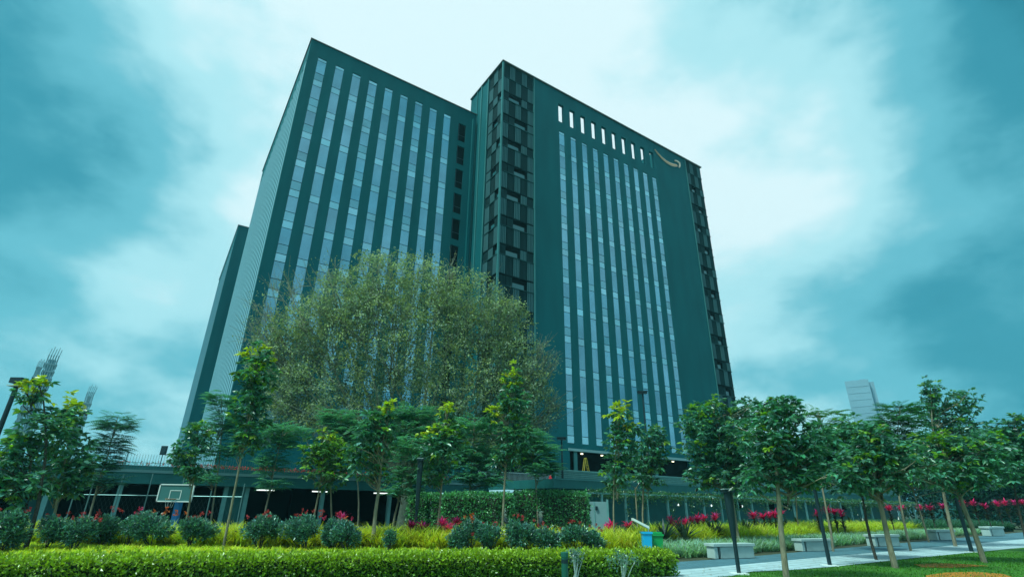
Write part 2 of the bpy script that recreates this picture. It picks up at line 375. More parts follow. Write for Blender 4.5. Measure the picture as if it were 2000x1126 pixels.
b = MB(); b.box(-.12, 24, -.12, .2, HT, HT+.12); b.box(-.12, .2, .2, 34.8, HT, HT+.12); b.build('roof_coping', M['coping'], B2)

# --- right tower
RT = empty('office_tower', W(0, 0), 'right-hand teal tower with louvred screens at its corners and a row of roof openings', 'building', rz=YAW)
HR, WR, DR = 59.6, 43.35, 9.15
rs = [(9.88+2.18*i, 10.91+2.18*i, 8.3, 52.1) for i in range(10)]
ro = [(9.86+2.18*i, 10.86+2.18*i, 53.9, 57.25) for i in range(10)]
b = MB()
holes_wall(b, front, 5.46, 38.8, 7.75, HR, rs+[], .17) if False else None
holes_wall(b, front, 5.46, 38.8, 7.75, 53.0, rs, .17)
holes_wall(b, front, 5.46, 38.8, 53.0, HR, ro, .45, back=True)
holes_wall(b, front, 5.46, 38.8, 3.0, 7.75, [(6.1, 7.8, 3.0, 5.3), (10.15, 30.6, 4.2, 7.45)], .35)
b.add([(5.46, 0, HR), (38.8, 0, HR), (38.8, .45, HR), (5.46, .45, HR)], [(0, 1, 2, 3)])
# left side solid part, back and the roof behind the screen wall
b.box(-.0, .4, 3.95, DR, DECK, HR); b.box(38.8, 39.1, .45, DR, 53.0, HR-.1); b.box(32.7, 33.0, .46, DR, 53.0, HR-.05)
b.add([(0, DR, DECK), (WR, DR, DECK), (WR, DR, 53.2), (0, DR, 53.2)], [(0, 1, 2, 3)]); b.add([(.4, .45, 53.0), (WR, .45, 53.0), (WR, DR, 53.0), (.4, DR, 53.0)], [(0, 1, 2, 3)])
b.add([(WR, .5, DECK), (WR, DR, DECK), (WR, DR, 53.1), (WR, .5, 53.1)], [(0, 1, 2, 3)])
b.build('wall', M['wall'], RT)
for i in range(10): win_strip(RT, front, rs[i][0], 1.03, 52.1, 8.3, 47.74, 'A' if i in (0, 3, 6, 9) else 'B')
for bb in ((5.3, 5.44, -.10, .3), (38.85, 39.0, -.10, .3), (-.1, .12, -.1, .12), (-.12, -.0, 3.75, 3.93), (-.16, -.0, 5.6, 5.8), (-.16, 0, 6.9, 7.0)):
    b = MB(); b.box(*bb, DECK, HR-.02); b.build('edge_rib', M['wall2'], RT)
b = MB(); b.box(-.2, WR+.1, -.22, .35, HR, HR+.16); b.box(-.2, .35, .35, DR, HR, HR+.16); b.build('roof_coping', M['coping'], RT)
b = MB(); b.box(9.95, 30.8, -.14, -.0, 7.47, 7.74); b.build('lintel', M['door'], RT)
# ground-floor recess
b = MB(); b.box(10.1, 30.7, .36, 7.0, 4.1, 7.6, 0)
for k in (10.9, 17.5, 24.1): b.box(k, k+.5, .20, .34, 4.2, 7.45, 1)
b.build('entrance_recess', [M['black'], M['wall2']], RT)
for k in range(6):
    q = MB(); q.box(12+3.1*k, 12.25+3.1*k, .15, .33, 7.22, 7.34); q.build('ceiling_spotlight', M['spot'], RT)
b = MB(); b.box(6.1, 7.8, .36, .5, 3.0, 5.3); b.box(6.9, 6.98, .3, .36, 3.0, 5.3); b.build('door', M['mullion'], RT)

def screen(name, fm, a0, a1, cols, wmode, seed, flip=False):
    """checkerboard of louvred panels; a window band and a tall panel band per storey"""
    r_ = random.Random(seed)
    b = MB(); mats = [M['screen_dark'], M['louvre'], M['louvre_light'], M['black']]
    b.add([fm(a0, DECK, .30), fm(a1, DECK, .30), fm(a1, HR, .30), fm(a0, HR, .30)], [(0, 1, 2, 3)], 0)
    def bx(x0, x1, z0, z1, d0, d1, mi):
        p = [fm(x, z, d) for x in (x0, x1) for d in (d0, d1) for z in (z0, z1)]
        b.add(p, [(0,1,3,2),(4,6,7,5),(0,4,5,1),(2,3,7,6),(0,2,6,4),(1,5,7,3)], mi)
    cw = (a1-a0)/cols; wins = []
    def panel(c, z0, z1, light):
        x0, x1 = a0+c*cw+.04, a0+(c+1)*cw-.04
        if light:
            bx(x0, x1, z0, z1, .10, .16, 1); n = 4 if cw > 1 else 3
            for k in range(n):
                xx = x0+(x1-x0)*(k+.25)/n; bx(xx, xx+(x1-x0)/n*.45, z0, z1, 0.05, .095, 2)
        else:
            bx(x0, x1, z0, z1, .14, .2, 0)
            for k in range(5): xx = x0+(x1-x0)*(k+.3)/5; bx(xx, xx+.05, z0, z1, .11, .135, 1)
    for k in range(0, 15):
        zl = 57.1-3.97*k
        if zl < 6: break
        if k == 0:
            for c in range(cols): panel(c, zl+.08, HR-.05, c % 2 == 1)
        else:
            wc = wmode(k)
            for c in range(cols):
                if c in wc: continue
                panel(c, zl+.08, zl+1.32, (c+k) % 2 == 0 and c not in (0,))
            if wc: wins.append((a0+min(wc)*cw, a0+(max(wc)+1)*cw, zl))
            bx(a0, a1, zl+1.38, zl+1.46, .06, .29, 0)
        for c in range(cols): panel(c, zl-2.42, zl-.08, (c+(0 if flip else 0)) % 2 == 0)
        bx(a0, a1, zl-.05, zl+.05, .0, .29, 1)
    o = b.build(name, mats, RT)
    for x0, x1, zl in wins:
        q = MB()
        def qb(p0, p1, z0, z1, d0, d1, mi):
            p = [fm(x, z, d) for x in (p0, p1) for d in (d0, d1) for z in (z0, z1)]
            q.add(p, [(0,1,3,2),(4,6,7,5),(0,4,5,1),(2,3,7,6),(0,2,6,4),(1,5,7,3)], mi)
        qb(x0+.02, x1-.02, zl+.07, zl+1.36, .27, .29, 1); qb(x0+.02, x1-.35, zl+.07, zl+.72, .20, .24, 0)
        q.build('window', [M['screen_glass'], M['black']], o)
    return o
# staggered column widths: five columns at the front corner
screen('corner_screen', front, 0.14, 5.28, 5, lambda k: {1, 2} if k % 2 else {2, 3}, 1)
screen('corner_screen', left, 0.14, 3.72, 3, lambda k: ({0} if k % 2 else {1}) if k > 0 else set(), 2)
screen('corner_screen', front, 39.02, WR, 4, lambda k: {1} if k % 2 else {2}, 3)

# --- curved arrow emblem, raised letters' worth of thickness off the wall
cu = [(30.85, 58.15, .06), (31.6, 57.55, .14), (32.5, 57.05, .20), (33.6, 56.72, .26), (34.7, 56.68, .29), (35.6, 56.85, .28), (36.4, 57.15, .2)]
def ribbon(cu, y0, y1, grow, name, m, par):
    c = np.array([(a, z) for a, z, _ in cu]); wd_ = np.array([w for *_, w in cu])+grow
    ts = np.linspace(0, len(cu)-1, 25); c = np.stack([np.interp(ts, range(len(cu)), c[:, k]) for k in (0, 1)], 1); wd_ = np.interp(ts, range(len(cu)), wd_)
    t_ = np.gradient(c, axis=0); t_ /= np.linalg.norm(t_, axis=1)[:, None]; nn = np.stack([-t_[:, 1], t_[:, 0]], 1)
    A, Bq = c+nn*wd_[:, None], c-nn*wd_[:, None]
    q = MB(); v = []
    for k in range(25):
        for p_ in (A[k], Bq[k]):
            for y in (y0, y1): v.append((p_[0], y, p_[1]))
    f = []
    for k in range(24):
        i = k*4; j = i+4; f += [(i, j, j+2, i+2), (i+1, i+3, j+3, j+1), (i, i+1, j+1, j), (i+2, j+2, j+3, i+3)]
    q.add(v, f); return q
S = empty('wall_emblem', W(33.8, -.1, 57.2), 'curved smile-shaped arrow emblem at the top right of the tower front, pale pink', 'sign', rz=YAW)
og = (33.8, -.1, 57.2)
ribbon(cu, -.14, -.02, 0, '', None, None).build('curved_stroke', M['logo'], S, og)
ribbon([(a, z, w*.45) for a, z, w in cu], -.17, -.141, 0, '', None, None).build('stroke_core', M['logo_core'], S, og)
q = MB()
for (pp) in ([(35.9, 58.0, .10), (36.5, 58.15, .15), (37.1, 58.05, .18)], [(37.2, 58.15, .18), (37.2, 57.5, .17), (36.95, 56.95, .10)]):
    r3 = ribbon(pp, -.15, -.021, 0, '', None, None); q.v += r3.v; q.f += [(f+q.n, mi) for f, mi in r3.f]; q.n += r3.n
q.build('arrow_head', M['logo'], S, og)

# ------------------------------------------------------------------ podium, terrace
def picket(b, f, a0, a1, step, w, z0, z1, d, mi=0):
    n = int((a1-a0)/step)
    for k in range(n+1):
        a = a0+k*step; b.add([f(x, z, y) for x in (a, a+w) for y in (d, d+w) for z in (z0, z1)], [(0,1,3,2),(4,6,7,5),(0,4,5,1),(2,3,7,6)], mi)
PL = empty('parking_podium', W(-60, -2), 'low teal parking podium with open dark bays and a mesh fence along its deck', 'building', rz=YAW)
b = MB(); b.box(0, 58.5, .3, 110, 2.95, 3.5); b.build('deck_slab', M['slab'], PL)
b = MB(); b.box(-.2, 58.5, 0, .3, 2.68, 3.5); b.box(-.2, 58.5, -.06, .0, 3.38, 3.56, 1); b.build('fascia', [M['fascia'], M['steel']], PL)
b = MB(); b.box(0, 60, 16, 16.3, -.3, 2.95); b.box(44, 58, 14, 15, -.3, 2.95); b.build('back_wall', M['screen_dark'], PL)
colx = [232, 443, 485]
for k, u_ in enumerate([2.5, 8.0, 14.2, 20.5, 26.5, 30.16, 36.46, 37.87, 43.4, 49.0, 54.5]):
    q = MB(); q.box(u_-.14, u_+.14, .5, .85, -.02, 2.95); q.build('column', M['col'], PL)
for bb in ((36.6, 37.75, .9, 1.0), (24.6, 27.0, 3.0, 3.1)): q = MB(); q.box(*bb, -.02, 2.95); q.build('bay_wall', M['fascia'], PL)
for u_ in (33.0, 38.6, 42.7, 47.8, 12.0, 18.0):
    q = MB(); q.box(u_, u_+1.25, 1.2, 1.32, 2.48, 2.56); q.build('tube_light', M['tube'], PL)
b = MB(); picket(b, front, 0, 58.3, .16, .018, 3.56, 4.55, .06)
for z in (3.62, 3.8, 4.0): b.box(0, 58.3, .05, .07, z, z+.02)
for k in range(20): b.box(k*3, k*3+.06, .03, .09, 3.5, 4.7)
b.build('mesh_fence', M['mesh'], PL)
b = MB(); b.box(0, 58.3, .7, 1.3, 3.5, 3.86); b.build('planter_kerb', M['fascia'], PL)

TR = empty('terrace', W(-1.4, -12), 'raised teal terrace with mesh parapet in front of the right-hand tower', 'building', rz=YAW)
LTR = 62
b = MB(); b.box(.0, LTR, .25, 12, 3.3, 3.7); b.box(7.5, LTR, 10.3, 12, 3.7, 4.18); b.build('deck_slab', M['slab'], TR)
b = MB(); b.box(0, LTR, 0, .25, 3.02, 3.72); b.box(-.25, 0, 0, 12, 3.02, 3.72); b.box(0, LTR, -.05, 0, 3.66, 3.76, 1); b.build('fascia', [M['fascia'], M['wall2']], TR)
b = MB(); b.box(0, LTR, 1.0, 1.3, -.02, 3.3); b.build('under_wall', M['fascia'], TR)
b = MB(); picket(b, front, 0, LTR, .11, .035, 3.76, 4.38, .05)
for z in (3.86, 4.0, 4.14, 4.28): b.box(0, LTR, .04, .06, z, z+.035)
b.box(0, LTR, .02, .1, 4.36, 4.44)
b.box(0, LTR, .12, .15, 3.76, 4.36, 1)
b.build('mesh_parapet', [M['col'], M['wall2']], TR)
b = MB(); picket(b, front, 9.3, 44, .17, .07, 4.18, 5.2, 10.4); b.box(9.3, 44.1, 10.38, 10.48, 5.2, 5.28); b.build('railing', M['rail'], TR)
b = MB(); picket(b, front, -.5, 8.4, .15, .03, 3.7, 4.75, 11.4); b.box(-.5, 8.5, 11.38, 11.44, 4.75, 4.8); b.build('railing', M['rail'], TR)
for u_, z_ in ((30, 1.9), (33.5, 1.9), (24, 1.9), (52, 1.9), (46, 1.9)):
    q = MB(); q.box(u_, u_+1.5, .9, 1.0, z_-.1, z_+.55); q.build('vent', M['black'], TR)
for u_ in (15.5, 20.5, 25.6):
    q = MB(); q.lathe((u_, .93, 2.0), [(.05, -.09), (.07, 0), (.04, .1)], 8); q.build('wall_lamp', M['tube'], TR)

# yellow ladder, red hydrant, mast lamps on the terrace
lad = empty('step_ladder', W(12.05, .4, 4.2), 'yellow A-frame step ladder standing inside the dark entrance opening', 'ladder', rz=YAW)
def onb(a): return a
b = MB()
for s_ in (-1, 1):
    for dy in (-.16, .16): b.tube([(s_*.62, dy, 0), (s_*.06, dy*.7, 2.55)], .045, 5)
b.box(-.09, .09, -.15, .15, 2.5, 2.6); b.build('rails', M['yellow'], lad)
for k in range(1, 7):
    b = MB(); z = k*.36; x = .62-.56*z/2.55; b.box(x-.06, x+.06, -.15, .15, z, z+.05); b.build('step', M['yellow'], lad)
b = MB(); b.box(-.3, .3, -.17, -.14, .9, .93); b.build('spreader', M['yellow'], lad)
# in front of the black recess, so the ladder reads
lad.location = W(12.05, -.42, 4.2)
hyd = empty('fire_hydrant', W(6.35, -1.3, 3.7), 'small red hydrant with a domed cap on the terrace beside the railing', 'hydrant')
b = MB(); b.lathe((0, 0, 0), [(.2, 0), (.2, .08), (.15, .12), (.15, .6), (.18, .64), (.17, .7)], 12); b.build('barrel', M['red'], hyd)
b = MB(); b.lathe((0, 0, 0), [(.17, .7), (.15, .82), (.08, .9), (.05, .98), (.0, 1.0)], 12); b.build('cap', M['red'], hyd)
b = MB(); b.tube([(-.27, 0, .45), (.27, 0, .45)], .07, 8); b.build('nozzle', M['red'], hyd)

def mast(px_, pyt, Y, label, zbase, heads=1, h=None):
    top = aty(px_, pyt, Y)
    e = empty('mast_lamp', (top[0], Y, zbase), label, 'lamp')
    H = top[2]-zbase
    q = MB(); q.tube([(0, 0, 0), (0, 0, H)], [.09, .06], 8); q.build('pole', M['lamp'], e)
    q = MB(); q.box(-.35, .35, -.18, .18, H, H+.14); q.box(-.4, .4, -.22, .22, H+.14, H+.2); q.build('lamp_head', M['lamp'], e)
    return e
mast(1255, 768, 42, 'tall slim mast lamp rising before the right-hand tower windows', 3.7)
mast(1097, 858, 44, 'thin dark mast lamp against the blank tower wall left of the entrance', 3.7)
fl = empty('floodlight', (0, 0, 0), 'black floodlight panel on a thin pole above the podium deck fence', 'lamp')
p_ = aty(313, 905, 46); fl.location = (p_[0], 46, 3.5); tz = aty(316, 870, 46)[2]-3.5; bz = aty(314, 887, 46)[2]-3.5
q = MB(); q.tube([(0, 0, 0), (0, 0, bz)], .035, 6); q.build('pole', M['lamp'], fl)
q = MB(); q.box(-.24, .24, -.08, .08, bz-.02, tz); q.box(-.20, .20, -.1, -.08, bz+.06, tz-.08); q.build('lamp_panel', M['lamp'], fl)

# far towers
def fartower(px0, px1, pyt, Y, label, cat='building', kind=0):
    a = aty(px0, pyt, Y); c = aty(px1, pyt, Y); H = max(a[2], c[2]); x0, x1 = a[0], c[0]; w = x1-x0
    e = empty('distant_tower', ((x0+x1)/2, Y, 0), label, cat)
    az = math.atan2((x0+x1)/2, Y); e.rotation_euler = (0, 0, -az)
    w = w*cos(az)
    return e, w, H
e, w, H = fartower(1650, 1706, 747, 330, 'pale blue-grey slab tower far off above the right-hand trees')
b = MB(); b.box(-w/2, w*.33, -8, 12, 0, H); b.box(w*.33, w/2, -4, 12, 0, H-1.0); b.build('wall', M['far'], e)
b = MB()
for k in range(14): b.box(-w/2+.8, w*.3, -8.12, -8.0, H-4-k*4.2, H-3.6-k*4.2)
b.build('window_band', mat('far_window', (.195, .32, .41), .6), e)
b = MB(); b.box(-w*.3, -w*.05, -3, 4, H, H+1.2); b.box(w*.02, w*.25, 0, 5, H, H+2.0); b.build('roof_plant', M['far'], e)
def skeleton(pxa, pxb, pyt, Y, label, nf, steps):
    e, w, H = fartower(pxa, pxb, pyt, Y, label)
    for zi, (hw, h) in enumerate(steps):
        b = MB(); x0, x1 = hw[0]*w, hw[1]*w
        n = int(h*H/3.6)
        for k in range(n): b.box(x0, x1, -6, 6, k*3.6, k*3.6+.5)
        for x in np.linspace(x0+.3, x1-.8, 5):
            for y in (-5.8, 5.2): b.box(x, x+.5, y, y+.5, 0, h*H)
        b.box(x0+1, x1-1, -3, 3, 0, h*H-2, 1)
        b.build('concrete_frame', [M['scaffold'], M['sideglass']], e)
        b = MB()
        for k in range(5):
            x = x0+(x1-x0)*(k+.5)/5; b.tube([(x, -6, h*H-1), (x+.3, -6, h*H+3+k % 2)], .15, 4)
        b.build('scaffold_pole', M['scaffold'], e)
    return e
skeleton(78, 118, 696, 260, 'tall unfinished concrete tower with a ragged top, far left behind the trees', 24, [((-.15, .5), 1.0), ((-.5, -.15), .9)])
skeleton(168, 186, 768, 290, 'shorter unfinished tower wrapped in scaffolding, right of the taller one at far left', 18, [((-.5, .5), 1.0)])
fb = empty('distant_building', (0, 0, 0), 'long low pale building far off at the right behind the trees', 'building')
a = aty(1850, 842, 120); c = aty(1990, 848, 120); fb.location = (a[0], 120, 0)
b = MB(); b.box(0, c[0]-a[0]+25, 0, 14, 0, a[2]-.8); b.build('wall', M['fascia'], fb)
b = MB(); b.box(-.6, c[0]-a[0]+26, -.6, 14, a[2]-.8, a[2]); b.build('roof', M['steel'], fb)
b = MB()
for k in range(12): b.box(2+k*4, 4.4+k*4, -.06, -.0, a[2]-3.4, a[2]-1.8)
b.build('window_row', M['mullion'], fb)

# ------------------------------------------------------------------ foliage generators
def unit(a): return a/(np.linalg.norm(a, axis=-1, keepdims=True)+1e-9)
def leaves(b, p, d, L, Wd, col, up=None, fold=.18, six=True, mat=0):
    """p base points, d directions (n,3); L, Wd arrays; two quads (or triangles) folded along the midrib"""
    n = len(p); d = unit(d); up = unit(rng.normal(0, .45, (n, 3))+np.array([0, 0, 1.])) if up is None else up
    s = unit(np.cross(d, up)); nn = np.cross(s, d); L = np.broadcast_to(L, n)[:, None]; Wd = np.broadcast_to(Wd, n)[:, None]
    if six:
        dr = -nn*0+np.array([0, 0, -1.])*L*.10
        v = np.stack([p, p+d*L*.32+s*Wd*.5+nn*Wd*fold, p+d*L*.72+s*Wd*.36+nn*Wd*fold*.8+dr*.5, p+d*L+dr, p+d*L*.72-s*Wd*.36+nn*Wd*fold*.8+dr*.5, p+d*L*.32-s*Wd*.5+nn*Wd*fold], 1)
        i = np.arange(n)[:, None]*6; f = np.concatenate([i+np.array([[0, 1, 2, 3]]), i+np.array([[3, 4, 5, 0]])]); k = 6
    else:
        v = np.stack([p, p+d*L*.5+s*Wd*.5+nn*Wd*fold, p+d*L, p+d*L*.5-s*Wd*.5+nn*Wd*fold], 1)
        i = np.arange(n)[:, None]*4; f = np.concatenate([i+np.array([[0, 1, 2]]), i+np.array([[2, 3, 0]])]); k = 4
    b.add(v.reshape(-1, 3), f, mat, np.repeat(col, k, 0))
def vary(c, n, amt=.25, hue=.12):
    c = np.asarray(c, float); c = np.broadcast_to(c, (n, 3))
    return np.clip(c*(1+rng.normal(0, amt, (n, 1)))*(1+rng.normal(0, hue, (n, 3))), .004, .9)
def blades(b, p, az, lean, L, Wd, droop, col, seg=3, mat=0):
    n = len(p); L = np.broadcast_to(L, n); Wd = np.broadcast_to(Wd, n); h = np.stack([np.cos(az), np.sin(az), 0*az], 1); s = np.stack([-np.sin(az), np.cos(az), 0*az], 1)
    rows = []; cur = p.copy(); ang = lean.copy() if hasattr(lean, 'copy') else np.full(n, lean)
    for k in range(seg+1):
        w = (Wd*[.7, 1., .75, .08, .05][min(k, 3)] if seg == 3 else Wd*np.interp(k, [0, seg*.4, seg], [.6, 1, .06]))[:, None]
        rows.append(np.stack([cur-s*w*.5, cur+s*w*.5], 1))
        st = h*np.sin(ang)[:, None]+np.array([0, 0, 1.])*np.cos(ang)[:, None]; cur = cur+st*(L/seg)[:, None]; ang = ang+droop/seg
    v = np.stack(rows, 1).reshape(n, -1, 3); k2 = (seg+1)*2; i = np.arange(n)[:, None]*k2
    f = np.concatenate([i+np.array([[2*k, 2*k+1, 2*k+3, 2*k+2]]) for k in range(seg)])
    b.add(v.reshape(-1, 3), f, mat, np.repeat(col, k2, 0))
def inball(n, power=.45):
    d = unit(rng.normal(size=(n, 3))); return d*(rng.random((n, 1))**power)

DARK = (.062, .21, .14); MID = (.040, .135, .045); YOUNG = (.42, .50, .02); LIME = (.17, .34, .025); FEATH = (.085, .28, .19); TEALY = (.06, .20, .17)
def tree(name, Y, trunk, blobs, label, kind='broad', L=.24, cover=2.6, r=.055, col=DARK, group=None, bark='bark', cat='tree', twig=0, fork=0):
    """trunk = pixel on the trunk; blobs = crown masses (px, py, rx, ry, youngness)"""
    X0 = aty(trunk[0], trunk[1], Y)[0]; origin = np.array([X0, Y, 0.])
    e = empty(name, tuple(origin), label, cat, group)
    cb = MB(); tb = MB(); ctrs = []
    for bl in blobs:
        cx, cy, rx, ry = bl[:4]; yo = bl[4] if len(bl) > 4 else 0
        c = aty(cx, cy, Y); tp = aty(cx, cy-ry, Y); bt = aty(cx, cy+ry, Y)
        d = (c-np.array([0, 0, EYE])) @ np.array(_F); R = rx*d/FPX; Rz = (tp[2]-bt[2])/2
        c = c+np.array([0, rng.uniform(-.3, .3)*R, 0]); ctrs.append((c, R, Rz))
        R, Rz = R*(1.06 if trunk[0] > 1300 else .92), Rz*1.04; rad = np.array([R, R, Rz])
        if kind == 'broad':
            nl = int(2.3*cover*pi*R*Rz/(.5*L*L*.45)); ncl = max(6, nl//9)
            pc = inball(ncl, .42)*rad*.9+c
            pc = pc+rng.normal(0, .06, pc.shape)*rad
            ex = rng.random(ncl) < .09; pc[ex] = c+unit(pc[ex]-c+1e-3)*rad*rng.uniform(1.0, 1.22, (int(ex.sum()), 1))
            k = 9; p = np.repeat(pc, k, 0); az = rng.random(len(p))*2*pi
            out = unit((p-c)/rad)
            dd = np.stack([np.cos(az), np.sin(az), rng.uniform(-.75, .35, len(p))], 1)+out*.5
            Ls = L*rng.uniform(.55, 1.15, len(p))
            cc = vary(col, len(p), .28, .14)
            # young growth shows as whole bright tips
            ytip = np.repeat(rng.random(ncl) < (yo*np.clip(.55+.9*(pc[:, 2]-c[2])/Rz, 0, 1.3)+.03), k)
            cc[ytip] = vary(YOUNG if yo > .5 else LIME, int(ytip.sum()), .2, .1)
            leaves(cb, p+dd*.02, dd, Ls, Ls*.46, cc)
            sel = pc[rng.random(ncl) < min(.5, 12/ncl)]
        elif kind == 'feather':
            nf = int(1.7*cover*pi*R*Rz/(.22*L*3.2*L*2)); nf = max(nf, 10)
            pc = inball(nf, .5)*rad*.75+c; out = unit((pc-c)*np.array([1, 1, .6])/rad+np.array([0, 0, .25]))
            az = np.arctan2(out[:, 1], out[:, 0])+rng.normal(0, .7, nf); FL = L*4*rng.uniform(.6, 1.15, nf)
            el = rng.uniform(.0, .7, nf)
            npair = 9
            for j in range(npair):
                t_ = (j+1)/npair; ang = el-t_*1.1
                q = pc+np.stack([np.cos(az)*t_*FL, np.sin(az)*t_*FL, np.sin(el)*t_*FL-.35*t_*t_*FL], 1)
                for s_ in (-1, 1):
                    dd = np.stack([np.cos(az+s_*1.15), np.sin(az+s_*1.15), np.full(nf, -.28)], 1)
                    ll = FL*.30*math.sin(pi*min(.93, .25+t_*.7)); leaves(cb, q, dd, ll, ll*.36, vary(col, nf, .2, .1), six=False, up=np.tile([0, 0, 1.], (nf, 1))+0)
                if j == npair-1: pass
            q2 = pc+np.stack([np.cos(az)*FL, np.sin(az)*FL, np.sin(el)*FL-.35*FL], 1)
            for i_ in range(0, nf, 3): cb.tube([pc[i_], (pc[i_]+q2[i_])/2+[0, 0, .06*FL[i_]], q2[i_]], .006, 3, 0, (.06, .12, .05), cap=False)
            sel = pc[rng.random(nf) < min(.5, 8/nf)]
        # limbs from the trunk axis into the crown
        base = np.array([X0, Y, 0])
        for t_ in sel:
            zs = max(.4*t_[2], min(t_[2]-.5, c[2]-Rz*.7)); s0 = np.array([X0+(ctrs[0][0][0]-X0)*zs/ctrs[0][0][2], Y+(ctrs[0][0][1]-Y)*zs/ctrs[0][0][2], zs]); mid = s0*.45+t_*.55+rng.normal(0, .08, 3)
            tb.tube([s0, mid, t_], [r*.34, r*.2, r*.08], 4, cap=False)
    top = max(ctrs, key=lambda q: q[0][2]+q[2]*.6); tz = top[0]+[0, 0, top[2]*.55]
    n = 9; ts = np.linspace(0, 1, n); wob = np.cumsum(rng.normal(0, .025, (n, 2)), 0)*np.array([1, 1]); wob -= ts[:, None]*wob[-1]*.3
    pts = np.stack([X0+(tz[0]-X0)*ts**2+wob[:, 0], Y+(tz[1]-Y)*ts**2+wob[:, 1], ts*tz[2]], 1)
    tb.tube(pts, r*(1-ts*.75), 8)
    if fork:
        X1 = aty(fork, trunk[1], Y)[0]
        tb.tube([(X1, Y+.1, 0), (X1*.6+X0*.4+rng.normal(0, .05), Y, ctrs[0][0][2]*.5), tuple(ctrs[-1][0])], [r*.8, r*.6, r*.3], 7)
    tb.build('trunk', M[bark], e, origin, smooth=True); cb.build('crown', M['leaf'] if kind == 'broad' else M['fineleaf'], e, origin)
    return e

G1 = 'young broadleaf trees planted along the beds'; G2 = 'feathery young trees behind the flower bed'
tree('young_tree', 18.8, (50, 1078), [(70, 765, 28, 34, .8), (78, 845, 52, 58, .2), (35, 900, 45, 46, .1), (60, 945, 50, 35, 0)], 'dark-trunked young tree at the far left beside the lamp post, leafy almost to the ground', L=.27, cover=2.2, bark='bark_dark', group=G1, r=.07)
tree('young_tree', 20.6, (100, 1040), [(125, 800, 40, 30, 1.0), (128, 860, 50, 55, .1), (130, 915, 55, 42, 0), (110, 950, 35, 25, 0)], 'young tree with a bright yellow-green top, second from the left edge', L=.27, cover=2.2, group=G1)
tree('feathery_tree', 27, (178, 1000), [(232, 830, 30, 30), (212, 868, 32, 28), (200, 905, 24, 40), (203, 940, 26, 18)], 'leaning feathery tree alone against the sky, left of the podium fence', 'feather', L=.2, cover=2.4, col=TEALY, group=G2)
tree('young_tree', 25, (368, 1000), [(385, 845, 30, 28, .25), (372, 885, 36, 34, .05), (385, 920, 30, 20, 0)], 'small dark-leaved tree rising behind the basketball hoop', L=.25, cover=2.3, group=G1)
tree('feathery_tree', 31, (415, 1005), [(428, 785, 26, 30), (432, 830, 32, 40), (425, 880, 30, 30), (408, 935, 34, 18)], 'wispy feathery tree in front of the fins of the left tower', 'feather', L=.2, cover=1.7, col=FEATH, group=G2)
tree('young_tree', 20.7, (435, 1075), [(505, 700, 30, 28, .55), (500, 738, 48, 30, .45), (492, 785, 40, 40, .03), (488, 840, 42, 34, .12), (478, 872, 24, 16, .3)], 'tallest sapling left of centre, thin bare trunk and a narrow green-topped crown', L=.26, cover=2.4, r=.05, group=G1)
tree('feathery_tree', 29, (517, 1005), [(540, 862, 40, 26), (550, 840, 60, 20), (528, 905, 28, 34), (533, 945, 30, 14)], 'feathery tree with a pale bent trunk before the lit parking bays', 'feather', L=.2, cover=2.0, col=FEATH, group=G2)
tree('young_tree', 26, (614, 1005), [(640, 850, 20, 18, .6), (615, 888, 42, 28, .45), (650, 890, 48, 36, .4), (645, 930, 46, 22, .3)], 'two-stemmed lime-green tree with drooping leaves under the big tree', L=.27, cover=2.0, group=G1, fork=655, col=(.06, .17, .06))
tree('young_tree', 21.7, (724, 1075), [(757, 800, 22, 20, 1.2), (735, 820, 38, 24, .1), (735, 855, 52, 42, .0), (712, 890, 40, 28, .1), (725, 925, 40, 14, .4)], 'dark round-headed tree with one bright yellow tip and a thick straight trunk', L=.26, cover=2.6, r=.085, group=G1)
tree('feathery_tree', 27, (765, 1050), [(800, 930, 34, 34), (790, 960, 40, 18), (800, 880, 30, 40)], 'leaning feathery tree right of the thick straight trunk', 'feather', L=.2, cover=2.0, col=FEATH, group=G2, r=.06)
tree('young_tree', 25, (853, 1050), [(872, 800, 20, 18, 1.2), (842, 848, 22, 14, 1.1), (875, 845, 40, 30, .4), (858, 880, 56, 36, .05), (850, 925, 42, 22, .15)], 'round-headed tree with two yellow tips above the tapered lamp post', L=.25, cover=2.5, group=G1, r=.06)
tree('young_tree', 26, (980, 1028), [(1000, 740, 22, 26, .6), (1002, 785, 34, 34, .12), (962, 812, 18, 24, 1.0), (1003, 850, 44, 44, .15), (985, 895, 40, 24, .25)], 'tall ragged sapling left of the blank tower wall, bright shoots at its side', L=.27, cover=2.3, r=.06, group=G1)
tree('young_tree', 24, (1203, 1060), [(1208, 808, 24, 22, .9), (1232, 830, 20, 18, 1.0), (1215, 865, 34, 40, .08), (1205, 915, 38, 32, .15), (1205, 945, 20, 16, .5)], 'slim yellow-topped sapling standing behind the hedge end, before the tower entrance', L=.25, cover=2.3, r=.04, group=G1)
tree('young_tree', 28, (1256, 1030), [(1275, 855, 32, 30, .05), (1270, 890, 42, 36, .05), (1258, 930, 34, 24, 0)], 'dark twin-stemmed tree just right of the yellow-topped sapling', L=.25, cover=2.5, r=.055, group=G1, fork=1246)
tree('young_tree', 26, (1436, 1010), [(1395, 800, 42, 28, .45), (1362, 830, 42, 28, .3), (1420, 860, 66, 50, .1), (1370, 880, 40, 30, .12), (1425, 925, 60, 38, 0), (1475, 805, 40, 34, .1), (1370, 925, 40, 26, 0), (1450, 880, 50, 50, .05)], 'wide bushy tree behind the first bench, lighter leaves at its left top', L=.26, cover=2.3, r=.08, group=G1)
